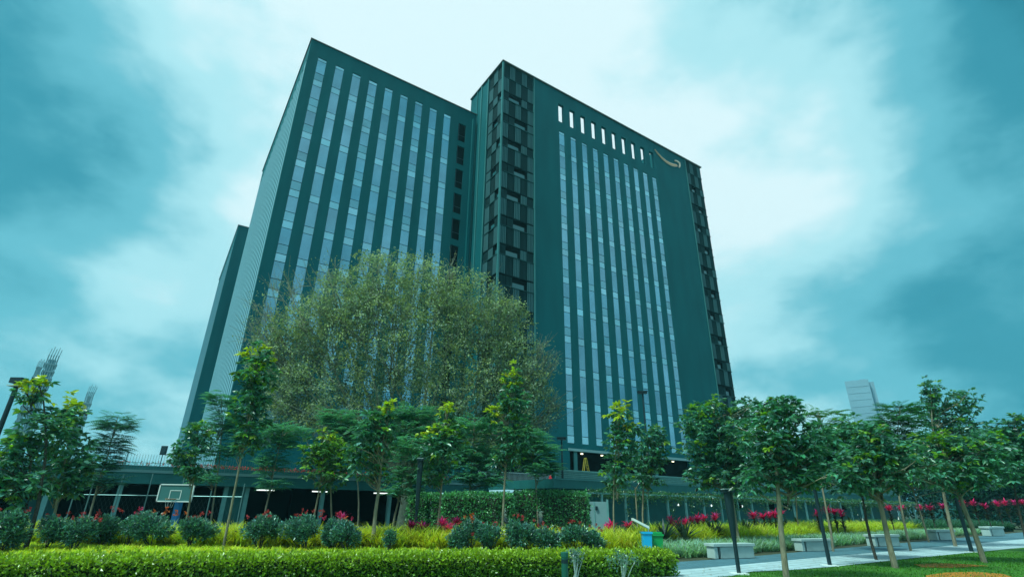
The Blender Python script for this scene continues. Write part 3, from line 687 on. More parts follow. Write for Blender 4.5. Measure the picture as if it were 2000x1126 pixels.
tree('young_tree', 15, (1538, 1126), [(1545, 800, 26, 22, .15), (1510, 815, 40, 30, .25), (1495, 860, 55, 46, .05), (1545, 880, 55, 44, .05), (1510, 930, 66, 34, 0), (1565, 925, 55, 34, 0), (1580, 860, 40, 40, .1), (1530, 790, 40, 20, .1)], 'young tree on the lawn edge nearest the camera, green-grey trunk right of the first bench', L=.2, cover=2.3, r=.085, group=G1)
tree('feathery_tree', 25, (1612, 1000), [(1600, 808, 44, 10), (1625, 832, 46, 14), (1640, 870, 40, 30)], 'flat-topped feathery tree with thin spreading fronds left of the distant slab tower', 'feather', L=.22, cover=1.7, col=(.06, .2, .06), group=G2)
tree('young_tree', 21, (1690, 1000), [(1670, 835, 34, 24, .4), (1640, 870, 44, 34, .25), (1655, 920, 54, 34, .05), (1610, 890, 44, 44, .1), (1620, 850, 34, 24, .3)], 'dense tree behind the second and third benches under the distant tower', L=.24, cover=2.4, group=G1, bark='bark_dark')
tree('feathery_tree', 26, (1760, 1000), [(1760, 800, 34, 16), (1748, 826, 46, 22), (1752, 860, 50, 28)], 'broad feathery tree with layered fronds right of the distant slab tower', 'feather', L=.24, cover=2.2, col=(.03, .15, .06), group=G2)
tree('young_tree', 18.2, (1748, 1108), [(1700, 850, 46, 28, .2), (1690, 890, 60, 38, .05), (1745, 900, 60, 40, .05), (1705, 940, 64, 30, 0), (1650, 930, 50, 34, 0)], 'lawn tree with a reddish trunk foot standing before the third bench', L=.22, cover=2.3, r=.095, group=G1)
tree('tall_tree', 30, (1850, 1000), [(1818, 768, 24, 30, .15), (1880, 790, 26, 30, .05), (1842, 810, 38, 34, .05), (1865, 840, 44, 34, .05), (1905, 835, 16, 10, 0), (1820, 880, 44, 30, .15)], 'tall loose tree with twin tops, highest of the trees at the right', L=.24, cover=1.9, r=.09, group=None)
tree('young_tree', 20.6, (1922, 1098), [(1842, 865, 52, 26, .5), (1880, 890, 56, 34, .25), (1815, 915, 62, 36, .05), (1895, 930, 60, 34, .05), (1930, 880, 40, 40, .05)], 'lawn tree with a long leaning pale trunk beside the last dark lamp post', L=.23, cover=2.3, r=.095, group=G1)
tree('young_tree', 26, (1985, 1000), [(1960, 850, 34, 28, .15), (1990, 830, 26, 24, .05), (1965, 905, 56, 44, .05), (2010, 900, 40, 60, 0)], 'dense dark tree cut off by the right edge of the picture', L=.25, cover=2.5, group=G1, bark='bark_dark')
tree('young_tree', 34, (1800, 1000), [(1780, 900, 60, 36, .05), (1740, 930, 50, 30, 0), (1830, 935, 46, 26, 0)], 'shaded tree in the back row between the two lawn trees at the right', L=.27, cover=2.0, group=G1, bark='bark')
tree('young_tree', 35, (1555, 1000), [(1560, 900, 60, 36, 0), (1600, 935, 50, 26, 0), (1520, 930, 40, 24, 0)], 'shaded back-row tree behind the nearest lawn tree', L=.27, cover=1.8, group=G1)
# feathery mass behind the bed, under the big tree
for spec in [((700, 1010), [(665, 820, 40, 26), (690, 850, 50, 40)], 'feathery tree half hidden behind the dark round-headed tree'),
             ((815, 1020), [(810, 810, 44, 26), (800, 850, 50, 34), (780, 815, 30, 20)], 'feathery tree between the two yellow-tipped trees, mid green'),
             ((915, 1020), [(925, 835, 40, 30), (920, 890, 56, 40), (940, 935, 60, 26)], 'broad teal-green feathery tree behind the ivy arches'),
             ((1050, 1020), [(1050, 880, 44, 44), (1060, 915, 38, 26), (1030, 850, 30, 20)], 'drooping feathery tree beside the blank tower wall')]:
    tree('feathery_tree', 32, spec[0], spec[1], spec[2], 'feather', L=.24, cover=2.3, col=FEATH, group=G2)

def wood(label, x0, x1, Y, pyt0, pyt1, n, L, dz):
    b = MB(); px_ = rng.uniform(x0, x1, n); tp = np.interp(px_, [x0, x1], [pyt0, pyt1])+18*np.sin(px_*.09)+10*np.sin(px_*.23+1); P_ = []
    for x, t_ in zip(px_, tp):
        a = aty(x, t_, Y); z = a[2]*(rng.random()**.6); P_.append((a[0], Y+rng.uniform(-dz, dz), z))
    P_ = np.array(P_); P_ = np.repeat(P_, 6, 0)+rng.normal(0, L*.8, (n*6, 3)); leaves(b, P_, rng.normal(0, 1, P_.shape), L, L*.6, vary((.012, .065, .045), len(P_), .35, .12), six=False)
    o = b.build('distant_trees', M['fineleaf']); struct(o, 'stuff'); o['label'] = label
wood('dark belt of far trees behind the right end of the terrace', 1450, 2080, 92, 915, 862, 5200, .6, 5)
wood('dark belt of far trees beyond the far right corner', 1860, 2090, 66, 930, 880, 1500, .5, 2)
wood('dark belt of far trees beyond the podium at the far left', -60, 110, 48, 900, 930, 1300, .5, 4)
# big spreading tree behind
def big_tree():
    Y = 37.0; X0 = aty(790, 990, Y)[0]; o = np.array([X0, Y, 0]); e = empty('spreading_tree', tuple(o), 'huge airy olive-green spreading tree in front of the towers', 'tree')
    tb = MB(); cb = MB()
    blobs = [(780,560,115,62),(690,590,90,62),(900,590,85,62),(960,640,80,70),(620,640,90,70),(560,690,75,70),(780,660,150,110),(1000,720,75,75),(1035,790,52,70),(900,760,120,100),(660,770,130,95),(560,780,60,70),(1010,850,60,60),(760,850,150,60),(900,860,110,60),(1000,610,35,30)]
    fringe = [(520,600,38,34),(560,560,30,34),(640,535,45,28),(500,650,30,40),(740,505,40,16),(860,525,50,20),(1080,800,18,50),(1075,720,20,34),(1060,680,20,22)]
    def place(bl, dens, colf, lk, lsz, spread, depthk=.9):
        out = []
        for cx, cy, rx, ry in bl:
            c = aty(cx, cy, Y); tp = aty(cx, cy-ry, Y); bt = aty(cx, cy+ry, Y); d = (c-np.array([0, 0, EYE])) @ np.array(_F); R = rx*d/FPX; Rz = (tp[2]-bt[2])/2
            n = int(dens*R*Rz); pc = inball(n, .38)*np.array([R, R*depthk, Rz])+c
            p = np.repeat(pc, lk, 0)+rng.normal(0, spread, (n*lk, 3))*np.array([1, 1, .7]); dd = rng.normal(0, 1, p.shape)+np.array([0, 0, -.2])
            base = np.repeat(np.array([(.23, .28, .13), (.15, .22, .14), (.33, .40, .29), (.18, .26, .19)])[rng.integers(0, 4, n)], lk, 0)
            if colf is not None: base = base*0+np.array(colf)
            Ls = lsz*rng.uniform(.6, 1.3, len(p)); leaves(cb, p, dd, Ls, Ls*.5, np.clip(base*(1+rng.normal(0, .25, (len(p), 1))), .01, .6), six=False)
            out.append((c, R, Rz, pc))
        return out
    A = place(blobs, 30, None, 20, .20, .24)
    Bf = place(fringe, 16, None, 9, .15, .35)
    # limbs: a short trunk forks into arching scaffold limbs, then twigs
    fork = o+np.array([0, 0, 3.2]); tb.tube([o, o+[.1, 0, 1.6], fork], [.5, .4, .34], 10)
    for (c, R, Rz, pc) in A+Bf:
        mid = fork*.45+c*.55+np.array([0, 0, -.6])+rng.normal(0, .5, 3)
        tb.tube([fork, fork*.7+c*.3+rng.normal(0, .3, 3)+[0, 0, -.3], mid, c*.8+mid*.2, c+[0, 0, Rz*.3]], [.15, .11, .075, .05, .03], 6, cap=False)
        nb = 16 if Rz > 1.6 else 9
        for t_ in pc[rng.permutation(len(pc))[:nb]]:
            st = mid*.5+c*.5+rng.normal(0, .3, 3); mm = st*.5+t_*.5+rng.normal(0, .3, 3)+[0, 0, -.2]
            tb.tube([st, mm, t_], [.045, .028, .014], 4, cap=False)
            for _ in range(5):
                tw = t_+rng.normal(0, .55, 3)+[0, 0, .3]; tb.tube([mm*.3+t_*.7, tw], [.018, .008], 3, cap=False)
    tb.build('trunk', mat('olive_bark', (.20, .22, .16), .9, nscale=6, namt=.3), e, o, smooth=True); cb.build('crown', M['fineleaf'], e, o)
big_tree()

# ------------------------------------------------------------------ hedges and ivy
def leafbox(b, x0, x1, y0, y1, z0, z1, dens, L, colf, jitter=.05, faces='top front back left right', wav=None):
    S_ = []
    def area(n, fn, nrm):
        n = int(n*dens)
        if n < 1: return
        p = fn(rng.random(n), rng.random(n)); S_.append((p, np.tile(nrm, (n, 1))))
    dx, dy, dz = x1-x0, y1-y0, z1-z0
    if 'top' in faces: area(dx*dy, lambda s, t: np.stack([x0+s*dx, y0+t*dy, 0*s+z1], 1), (0, 0, 1.))
    if 'front' in faces: area(dx*dz, lambda s, t: np.stack([x0+s*dx, 0*s+y0, z0+t*dz], 1), (0, -1., 0))
    if 'back' in faces: area(dx*dz*.4, lambda s, t: np.stack([x0+s*dx, 0*s+y1, z0+t*dz], 1), (0, 1., 0))
    if 'left' in faces: area(dy*dz, lambda s, t: np.stack([0*s+x0, y0+s*dy, z0+t*dz], 1), (-1., 0, 0))
    if 'right' in faces: area(dy*dz, lambda s, t: np.stack([0*s+x1, y0+s*dy, z0+t*dz], 1), (1., 0, 0))
    p = np.concatenate([a for a, _ in S_]); nr = np.concatenate([a for _, a in S_]); n = len(p)
    lump = np.sin(p[:, 0:1]*5.1+p[:, 2:3]*7)*np.sin(p[:, 1:2]*4.3+p[:, 0:1]*2.7+1)*.4+np.sin(p[:, 0:1]*13+p[:, 1:2]*11+p[:, 2:3]*17)*.3
    p = p+nr*(lump*jitter+rng.normal(0, jitter*.7, (n, 1)))
    dd = nr*.7+rng.normal(0, .6, (n, 3))+np.array([0, 0, .15])
    Ls = L*rng.uniform(.6, 1.3, n); leaves(b, p, dd, Ls, Ls*.6, colf(p, n), six=False, up=unit(nr+rng.normal(0, .7, (n, 3))))
# clipped front hedge, from the left edge to its squared end
hA = np.array([-15.5, 8.9]); hB = np.array([4.35, 15.05]); hd = (hB-hA)/np.linalg.norm(hB-hA); HLn = np.linalg.norm(hB-hA); HZ = .52; HW = .8
hz_ang = math.atan2(hd[1], hd[0])
hedge = empty('clipped_hedge', (hA[0], hA[1], 0), 'long low clipped yellow-green hedge across the foreground', 'hedge', rz=hz_ang)
b = MB(); b.box(.08, HLn-.12, .08, HW-.1, 0, HZ-.06); b.build('stems', mat('hedge_inner', (.012, .03, .008), .95), hedge)
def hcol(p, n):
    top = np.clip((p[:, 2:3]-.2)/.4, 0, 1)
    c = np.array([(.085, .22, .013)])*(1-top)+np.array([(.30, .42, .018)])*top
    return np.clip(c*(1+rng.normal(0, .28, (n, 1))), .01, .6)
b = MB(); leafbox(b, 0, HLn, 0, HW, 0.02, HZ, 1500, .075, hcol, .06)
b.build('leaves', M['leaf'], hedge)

IVY = (.085, .29, .12)
def ivycol(p, n): return vary(IVY, n, .35, .12)
# ivy arches (in building axes)
def ivy(label, uv, w, h, d, openings, name='ivy_arch'):
    e = empty(name, W(*uv), label, 'ivy arch', rz=YAW*.35)
    b = MB(); ib = MB(); xs = sorted({0, w, *[o[0] for o in openings], *[o[1] for o in openings]})
    for a0, a1 in zip(xs[:-1], xs[1:]):
        op = [o for o in openings if o[0] <= a0+.01 and a1 <= o[1]+.01]; z0 = op[0][2] if op else 0
        ib.box(a0+.04, a1-.04, .06, d-.06, z0+.05, h-.08)
        leafbox(b, a0, a1, 0, d, z0, h, 330, .13, ivycol, .09)
    # rounded shoulders
    n = 700; q = rng.random((n, 3))*[w, d, .25]+[0, 0, h-.06]; q[:, 2] -= .35*(np.abs(q[:, 0]/w-.5)*2)**8
    leaves(b, q, rng.normal(0, 1, (n, 3))+[0, -.3, .3], .13, .08, ivycol(q, n), six=False)
    ib.build('frame', M['bark_dark'], e); b.build('leaves', M['leaf'], e)
    return e
def ivyat(px0, px1, Y, pyt): a = aty(px0, pyt, Y); c = aty(px1, pyt, Y); return a, c
def ivy_px(label, px0, px1, Y, pyt, openings, d=1.2):
    a, c = ivyat(px0, px1, Y, pyt); w = c[0]-a[0]; h = a[2]
    e = ivy(label, (0, 0), w, h, d, [(o[0]*w, o[1]*w, o[2]*h) for o in openings]); e.location = (a[0], Y, 0); e.rotation_euler = (0, 0, 0); return e
ivy_px('square-shouldered ivy arch at the right end of the green arches', 1003, 1147, 32, 962, [(.30, .44, .62)])
ivy_px('long ivy-covered arch with a dark doorway behind the cordylines', 868, 1001, 29.5, 966, [(.35, .52, .55), (.82, .97, .70)])
ivy_px('small rounded ivy arch left of the others, behind the tapered lamp', 800, 866, 30.5, 968, [(.5, .72, .85)])

# pergola with vines along the terrace wall
PG = empty('vine_pergola', W(.5, -14.2), 'long pergola of pale posts draped in vines before the terrace wall', 'pergola', rz=YAW)
b = MB(); b.box(0, 60, -.05, .05, 2.62, 2.74); b.box(0, 60, 1.4, 1.5, 2.62, 2.74)
for k in range(40): b.box(k*1.5, k*1.5+.07, .05, 1.4, 2.64, 2.72)
b.build('beam', M['col'], PG)
for k in range(24):
    u_ = 1.0+k*2.45+rng.uniform(-.2, .2); q = MB(); q.box(u_-.08, u_+.08, -.06, .08, 0, 2.62); q.build('post', M['col'], PG)
b = MB(); n = 16000; uu = rng.random(n)*60; q = np.stack([uu, rng.uniform(-.25, 1.5, n), 2.72+rng.normal(0, .10, n)+.12*np.sin(uu*1.7)-np.abs(rng.normal(0, .16, n))*(rng.random(n) < .5)], 1)
leaves(b, q, rng.normal(0, 1, (n, 3))+[0, -.4, -.2], .17, .10, vary((.05, .15, .06), n, .35, .12), six=False)
# hanging strands and post climbers
for k in range(60):
    u_ = rng.uniform(0, 60); ln = rng.uniform(.4, 1.6); m_ = int(70*ln); tt = rng.random(m_); q = np.stack([u_+rng.normal(0, .13, m_), rng.normal(-.1, .1, m_), 2.65-tt*ln], 1)
    leaves(b, q, rng.normal(0, 1, (m_, 3))+[0, 0, -.8], .15, .09, vary((.05, .15, .06), m_, .35, .12), six=False)
b.build('vine', M['leaf'], PG)
# pale gate panel beside the ivy arch
gt = empty('metal_gate', (0, 0, 0), 'pale blue-grey metal gate panel right of the ivy arch', 'gate'); a = aty(1150, 1010, 37); c = aty(1186, 1010, 37)
gt.location = (a[0], 37, 0); w = c[0]-a[0]
b = MB(); b.box(0, w, 0, .08, .0, 2.0); b.build('panel', M['door'], gt)
b = MB(); b.box(-.12, -.0, -.03, .11, 0, 2.15); b.box(w*.3, w*.3+.05, -.03, -.0, 0, 2.0); b.box(w, w+.12, -.03, .11, 0, 2.15); b.build('gate_frame', M['col'], gt)
b = MB(); b.box(w*.38, w*.5, -.1, -.03, 1.5, 1.72); b.build('lock_box', M['lamp'], gt)

# ------------------------------------------------------------------ bed plants
def grass_patch(name, poly, dens, L, col, wd=.022, lean=(.15, .7), droop=1.2, seed=1, mask=None, label=None):
    xs = [p[0] for p in poly]; ys = [p[1] for p in poly]; ar = (max(xs)-min(xs))*(max(ys)-min(ys)); n = int(ar*dens)
    nt_ = n//22; c = np.stack([rng.uniform(min(xs), max(xs), nt_), rng.uniform(min(ys), max(ys), nt_)], 1)
    ins = np.zeros(nt_, bool)
    j = len(poly)-1
    for i in range(len(poly)):
        xi, yi = poly[i]; xj, yj = poly[j]
        ins ^= ((yi > c[:, 1]) != (yj > c[:, 1])) & (c[:, 0] < (xj-xi)*(c[:, 1]-yi)/(yj-yi+1e-9)+xi); j = i
    c = c[ins]; k = 22; sz = np.repeat(rng.uniform(.7, 1.2, len(c)), k)
    p = np.repeat(c, k, 0)+rng.normal(0, .06, (len(c)*k, 2)); p = np.concatenate([p, np.zeros((len(p), 1))], 1); n = len(p)
    cc = vary(np.repeat(vary(col, len(c), .14, .08), k, 0), n, .14, .05)
    b = MB(); blades(b, p, rng.random(n)*2*pi, rng.uniform(*lean, n), L*sz*rng.uniform(.6, 1.1, n), wd*rng.uniform(.7, 1.3, n), droop, cc)
    o = b.build(name, M['fineleaf']); struct(o, 'stuff'); 
    if label: o['label'] = label
    return o
YG = (.42, .46, .04)
grass_patch('yellow_groundcover', [(-19, 9.6), (-9, 12.2), (-4, 13.8), (2.4, 15.9), (4.3, 17.4), (5.0, 20.8), (-4, 21.0), (-20, 21.0)], 620, .27, (.44, .52, .03), .034)
grass_patch('yellow_grass', [(-20, 21.2), (-4, 21.4), (3.0, 21.6), (5.0, 21.4), (6.0, 25.5), (-5, 24.6), (-20, 23.6)], 520, 1.0, YG, .042)
grass_patch('yellow_grass', [(6.0, 25.6), (8.5, 25.3), (14, 30.0), (24, 38.6), (34, 47), (31, 49.5), (20, 39.5), (12, 33.0), (6.5, 28.5)], 480, 1.1, (.40, .46, .04), .045)
grass_patch('grey_green_groundcover', [(5.3, 20.0), (7.3, 21.2), (14.0, 26.8), (24.5, 35.5), (42, 50), (40, 52), (23.5, 37), (12.5, 28.6), (7, 24.8), (4.8, 22.0)], 600, .62, (.24, .40, .30), .03, lean=(.2, .9))
# mown lawn: short blades near the camera
def lawn_blades():
    n = 52000; y = 10.5+rng.random(n)*16; x = rng.uniform(.5, 26, n)
    edge = np.interp(x, [2, 3.2, 4.3, 5.9, 6.9, 8.3, 10.5, 16, 27.4], [12.5, 13.5, 14.4, 15.3, 16.4, 17.0, 18.35, 22.3, 30.1]); ok = y < edge-.02+rng.normal(0, .02, n); x, y = x[ok], y[ok]; n = len(x)
    b = MB(); blades(b, np.stack([x, y, 0*x], 1), rng.random(n)*2*pi, rng.uniform(.1, .6, n), rng.uniform(.03, .075, n), rng.uniform(.012, .024, n), .8, vary((.06, .20, .014), n, .25, .1), seg=3)
    struct(b.build('lawn_grass', M['fineleaf']), 'stuff')
lawn_blades()

grass_patch('dark_groundcover', [(6.5, 28.8), (12.0, 33.3), (20, 39.8), (31, 49.0), (52, 62), (50, 66), (30, 53), (18, 42.5), (6.5, 31)], 260, 1.15, (.03, .12, .07), .05)
grass_patch('dark_groundcover', [(34, 46.5), (52, 58), (52, 64), (32, 49.5)], 300, 1.2, (.03, .11, .07), .06)
def flower_shrub(px_, pyb, pw, pyt, label, flowers=14, fcol=(.55, .03, .04), Y=None, col=(.07, .20, .165), foot=True):
    Y = Y or min(atz(px_, pyb)[1], 20.4); c = aty(px_, (pyb+pyt)/2, Y); d = (c-np.array([0, 0, EYE])) @ np.array(_F)
    R = pw/2*d/FPX*.98; top = aty(px_, pyt-4, Y)[2]; bot = .12; o = np.array([c[0], Y, 0.])
    e = empty('flowering_shrub', tuple(o), label, 'shrub', 'red-flowered shrubs in the bed behind the hedge')
    b = MB(); n = int(7500*R*(top-bot)); n = max(n, 500)
    hh = (top-bot)/2; nk = 5; kc = np.stack([rng.uniform(-.62, .62, nk)*R, rng.uniform(-.4, .4, nk)*R, rng.uniform(-.35, .42, nk)*hh], 1); ks = rng.uniform(.42, .62, nk); pick = rng.integers(0, nk, n//7)
    pc = inball(n//7, .40)*np.array([R, R*.8, hh])*ks[pick][:, None]+kc[pick]+np.array([c[0], Y, (top+bot)/2]); pc[:, 0] = c[0]+(pc[:, 0]-c[0])*np.interp(pc[:, 2], [bot, bot+.45*(top-bot), top], [.55, 1.08, .95])+rng.normal(0, .04, len(pc)); p = np.repeat(pc, 7, 0)+rng.normal(0, .035, (n//7*7, 3))
    dd = unit(p-np.array([c[0], Y, bot+.3*(top-bot)]))+rng.normal(0, .6, p.shape); Ls = .10*rng.uniform(.6, 1.3, len(p))
    leaves(b, p, dd, Ls, Ls*.42, vary(col, len(p), .42, .14), six=False); b.build('foliage', M['leaf'], e, o)
    b = MB()
    for k in range(7):
        t_ = pc[rng.integers(len(pc))]; b.tube([o+rng.normal(0, .04, 3)*[1, 1, 0], o*.4+t_*.6+[0, 0, -.05], t_], [.02, .014, .006], 4, cap=False)
    b.build('stem', M['bark_dark'], e, o)
    if flowers:
        flowers = max(3, int(flowers*.6))
        f = MB()
        fc = np.stack([c[0]+rng.normal(0, R*.5, flowers), Y+rng.normal(0, R*.35, flowers), top+rng.uniform(-.12, .08, flowers)-.0], 1); fc[:, 2] -= .25*((fc[:, 0]-c[0])/R)**2*(top-bot)*.5
        for q_ in fc:
            f = MB(); p = q_+rng.normal(0, .022, (10, 3)); p[0] = q_; leaves(f, p, rng.normal(0, .8, p.shape)+[0, 0, .5], .075, .05, vary(fcol, len(p), .25, .1), six=False); f.build('flower', M['fineleaf'], e, o)
    return e
RED = (.38, .04, .05); ORG = (.5, .10, .03); PNK = (.5, .03, .12)
SH = [(12,1085,90,995,'dark flowering shrub cut by the left edge',3,RED), (98,1080,66,1000,'shrub behind the dark leaning trunk at far left',6,RED), (150,1080,66,1008,'red-dotted shrub just left of the gap of yellow grass',14,RED),
 (207,1058,66,998,'small shrub below the leaning feathery tree',12,RED),(262,1040,40,1000,'little pink-flowered shrub between two larger shrubs',10,PNK),(303,1072,92,1000,'big shrub with orange-red flowers left of the basketball post',16,ORG),
 (378,1070,74,1008,'shrub right of the basketball hoop with fading red flowers',14,RED),(515,1070,78,1005,'shrub right of the tall sapling trunk',14,RED),(603,1070,86,1003,'widest shrub before the lit parking bays',18,RED),
 (655,1040,50,1008,'small pink-flowered shrub behind the wider ones',14,PNK),(684,1082,70,1016,'shrub nearest the thick straight trunk, overlapping the hedge',6,ORG),(763,1072,18,1035,'narrow little blue-green shrub alone in the yellow grass',0,RED),
 (893,1070,34,1025,'thin shrub right of the tapered lamp post',6,RED),(918,1066,30,1012,'slender shrub with orange flowers left of the arch doorway',10,ORG),(957,1076,52,1022,'pale shrub in front of the long ivy arch',8,RED),
 (1022,1068,70,1012,'rounded shrub below the ivy arch opening',12,RED),(1065,1080,60,1030,'bluish shrub left of the green bollard',8,RED),(1122,1078,64,1026,'large bluish shrub above the hedge behind the green bollard',14,RED),(1165,1062,44,1032,'low shrub left of the slim sapling trunk',8,RED)]
for s_ in SH: flower_shrub(s_[0], s_[1], s_[2], s_[3], s_[4], s_[5], s_[6])

# two slim shrubs in front of the hedge
def thin_shrub(px_, pyt, pyb, pw, Y, label):
    c = aty(px_, (pyt+pyb)/2, Y); d = (c-np.array([0, 0, EYE])) @ np.array(_F); R = pw/2*d/FPX; top = aty(px_, pyt, Y)[2]; bot = aty(px_, pyb, Y)[2]; o = np.array([c[0], Y, 0.])
    e = empty('thin_shrub', tuple(o), label, 'shrub'); n = 420
    pc = inball(n//6, .6)*np.array([R, R, (top-bot)/2])+np.array([c[0], Y, (top+bot)/2]); p = np.repeat(pc, 6, 0)+rng.normal(0, .03, (n//6*6, 3))
    b = MB(); leaves(b, p, rng.normal(0, 1, p.shape), .06, .028, vary((.09, .19, .16), len(p), .25, .1), six=False); b.build('foliage', M['leaf'], e, o)
    b = MB()
    for k in range(9): t_ = pc[rng.integers(len(pc))]; b.tube([o+rng.normal(0, .03, 3)*[1, 1, 0], o*.5+t_*.5, t_], [.013, .010, .005], 4, cap=False)
    b.build('stem', mat('pale_stem', (.35, .42, .38), .8), e, o)
thin_shrub(1215, 1068, 1112, 70, 13.3, 'sparse grey-green shrub with pale forked stems in front of the hedge end')
thin_shrub(1122, 1066, 1100, 44, 13.9, 'thin pale-stemmed shrub before the hedge just right of the green bollard')

# cordylines: individual red rosettes
def cordyline_mesh(seed):
    b = MB(); n = 46; p = np.zeros((n, 3)); p[:, 2] = rng.uniform(.35, .55, n)
    blades(b, p, rng.random(n)*2*pi, rng.uniform(.15, 1.35, n), rng.uniform(.28, .50, n), .075, .7, vary((.60, .025, .19), n, .3, .2)); t = MB()
    m_ = 48; p = np.zeros((m_, 3)); p[:, 2] = rng.uniform(-.45, .35, m_); d = MB(); blades(d, p, rng.random(m_)*2*pi, rng.uniform(.6, 1.4, m_), rng.uniform(.25, .42, m_), .07, .6, vary((.05, .06, .045), m_, .3, .2))
    t.tube([(0, 0, -.8), (0, 0, .6)], [.03, .02], 6)
    return b, d, t
protos = []
for k in range(3):
    e = empty('cordyline', (0, 0, 0), 'x', 'plant', 'red cordylines in the beds')
    b, d, t = cordyline_mesh(k); b.build('red_leaves', M['fineleaf'], e); d.build('lower_leaves', M['fineleaf'], e); t.build('stem', M['bark_dark'], e); protos.append(e)
CO = [(668,1015,23,'lone cordyline among the shrubs before the parking bays'),(804,1028,23,'cordyline left of the tapered lamp post'),(828,1031,23,'cordyline touching the right side of the tapered lamp post'),
 (864,1024,24,'first cordyline of the trio below the round ivy arch'),(878,1033,23,'lowest cordyline of the trio below the round ivy arch'),(892,1022,25,'cordyline at the right of the trio below the ivy arch'),
 (1186,1036,26,'cordyline just left of the slim sapling trunk'),(1194,1029,27,'cordyline tucked behind the slim sapling trunk'),(1227,1029,27,'single cordyline between the slim sapling and the blue bin'),
 (1310,1020,29,'first cordyline right of the bins, at the left end of the long row'),(1322,1026,28,'second cordyline of the long row, slightly lower'),(1336,1023,28,'cordyline of the long row above the left rosette'),(1350,1020,30,'cordyline of the long row above the middle rosette'),(1362,1017,30,'tallest cordyline of the group behind the rosettes'),
 (1374,1015,31,'cordyline before a pale pergola post'),(1396,1013,31,'cordyline left of the dark tapered lamp'),(1470,1009,32,'cordyline above the right end of the first bench'),(1490,1012,32,'cordyline between the first bench and the nearest lawn trunk'),
 (1502,1010,32,'bright cordyline left of the nearest lawn trunk'),(1512,1008,32,'cordyline directly behind the nearest lawn trunk'),(1524,1006,33,'cordyline right of the nearest lawn trunk'),(1595,1006,34,'cordyline left of the second dark lamp post'),
 (1615,1000,34,'cordyline right of the second dark lamp post, upper'),(1628,1003,34,'cordyline at the middle of the group right of the second lamp post'),(1642,1006,34,'cordyline closing the group right of the second lamp post'),
 (1735,996,38,'cordyline behind the lawn trunk with the reddish foot'),(1758,996,38,'cordyline above the third bench right side'),(1795,996,40,'cordyline in the dim stretch between benches three and four'),(1815,995,40,'second cordyline in the dim stretch between benches three and four'),
 (1840,992,40,'cordyline above the fourth bench'),(1880,988,40,'cordyline left of the last dark lamp post'),(1900,987,40,'cordyline between the last lamp post and the long leaning trunk'),(1922,992,40,'cordyline behind the long leaning trunk'),
 (1945,988,40,'cordyline above the fifth bench, left'),(1962,986,40,'cordyline above the fifth bench, right'),(1980,985,40,'cordyline close to the right edge'),(1996,985,40,'cordyline cut by the right edge')]
for i, (x, y, Y, lab) in enumerate(CO):
    p_ = aty(x, y-8, Y); sc = max(.75, min(1.5, p_[2]/.72)); zb = max(0, p_[2]-.72*sc)
    if i < 3: e = protos[i]; e.location = (p_[0], Y, 0); e['label'] = lab
    else: e = copy_thing(protos[i % 3], (p_[0], Y, 0), rng.random()*6, lab)
    e.location.z = max(-.1, p_[2]-.66); e.scale = (1.12, 1.12, 1.0)
# dark rosettes
def rosette():
    e = empty('dark_rosette', (0, 0, 0), 'x', 'plant', 'dark spiky rosettes between path and grass')
    b = MB(); n = 34; p = np.zeros((n, 3)); p[:, 2] = .12; blades(b, p, rng.random(n)*2*pi, rng.uniform(.15, 1.2, n), rng.uniform(.6, .95, n), .09, .45, vary((.025, .05, .045), n, .3, .15)); b.build('leaves', M['leaf'], e)
    b = MB(); b.tube([(0, 0, 0), (0, 0, .2)], [.06, .05], 6); b.build('stem', M['bark_dark'], e); return e
rp = [rosette(), rosette()]
RO = [(1300,1075,'large dark rosette just right of the green bin'),(1340,1072,'dark rosette with upright blades, second from the bins'),(1398,1066,'dark arching rosette above the left end of the first bench'),(1462,1060,'dark rosette left of the nearest lawn trunk'),(1490,1052,'small dark rosette behind the right end of the first bench'),(1532,1050,'dark rosette right of the nearest lawn trunk'),(1562,1046,'dark rosette above the second bench left end'),(1604,1044,'dark rosette by the second dark lamp post'),(1665,1040,'dark rosette between the second and third bench'),(1690,1038,'dark rosette above the third bench'),(1760,1034,'dark rosette right of the lawn trunk with the reddish foot')]
for i, (x, y, lab) in enumerate(RO):
    p_ = atz(x, y)
    if i < 2: e = rp[i]; e.location = tuple(p_); e['label'] = lab
    else: e = copy_thing(rp[i % 2], tuple(p_), rng.random()*6, lab)
    e.scale = (1.35, 1.35, 1.25); e.location.z = .15
# red flowers on the podium deck edge (stuff)
b = MB(); n = 2600; uu = rng.choice(np.concatenate([rng.uniform(28, 58, 700), rng.uniform(33, 46, 900)]), n); q = np.stack([uu, rng.uniform(.75, 1.25, n), rng.uniform(3.86, 4.12, n)], 1)
g_ = rng.random(n) < .45; cc = vary((.05, .13, .05), n, .3); cc[g_] = vary((.6, .04, .05), int(g_.sum()), .25); leaves(b, q, rng.normal(0, 1, (n, 3)), .11, .08, cc, six=False)
o = b.build('deck_flowers', M['fineleaf']); o.location = W(-60, -2); o.rotation_euler = (0, 0, YAW); struct(o, 'stuff')

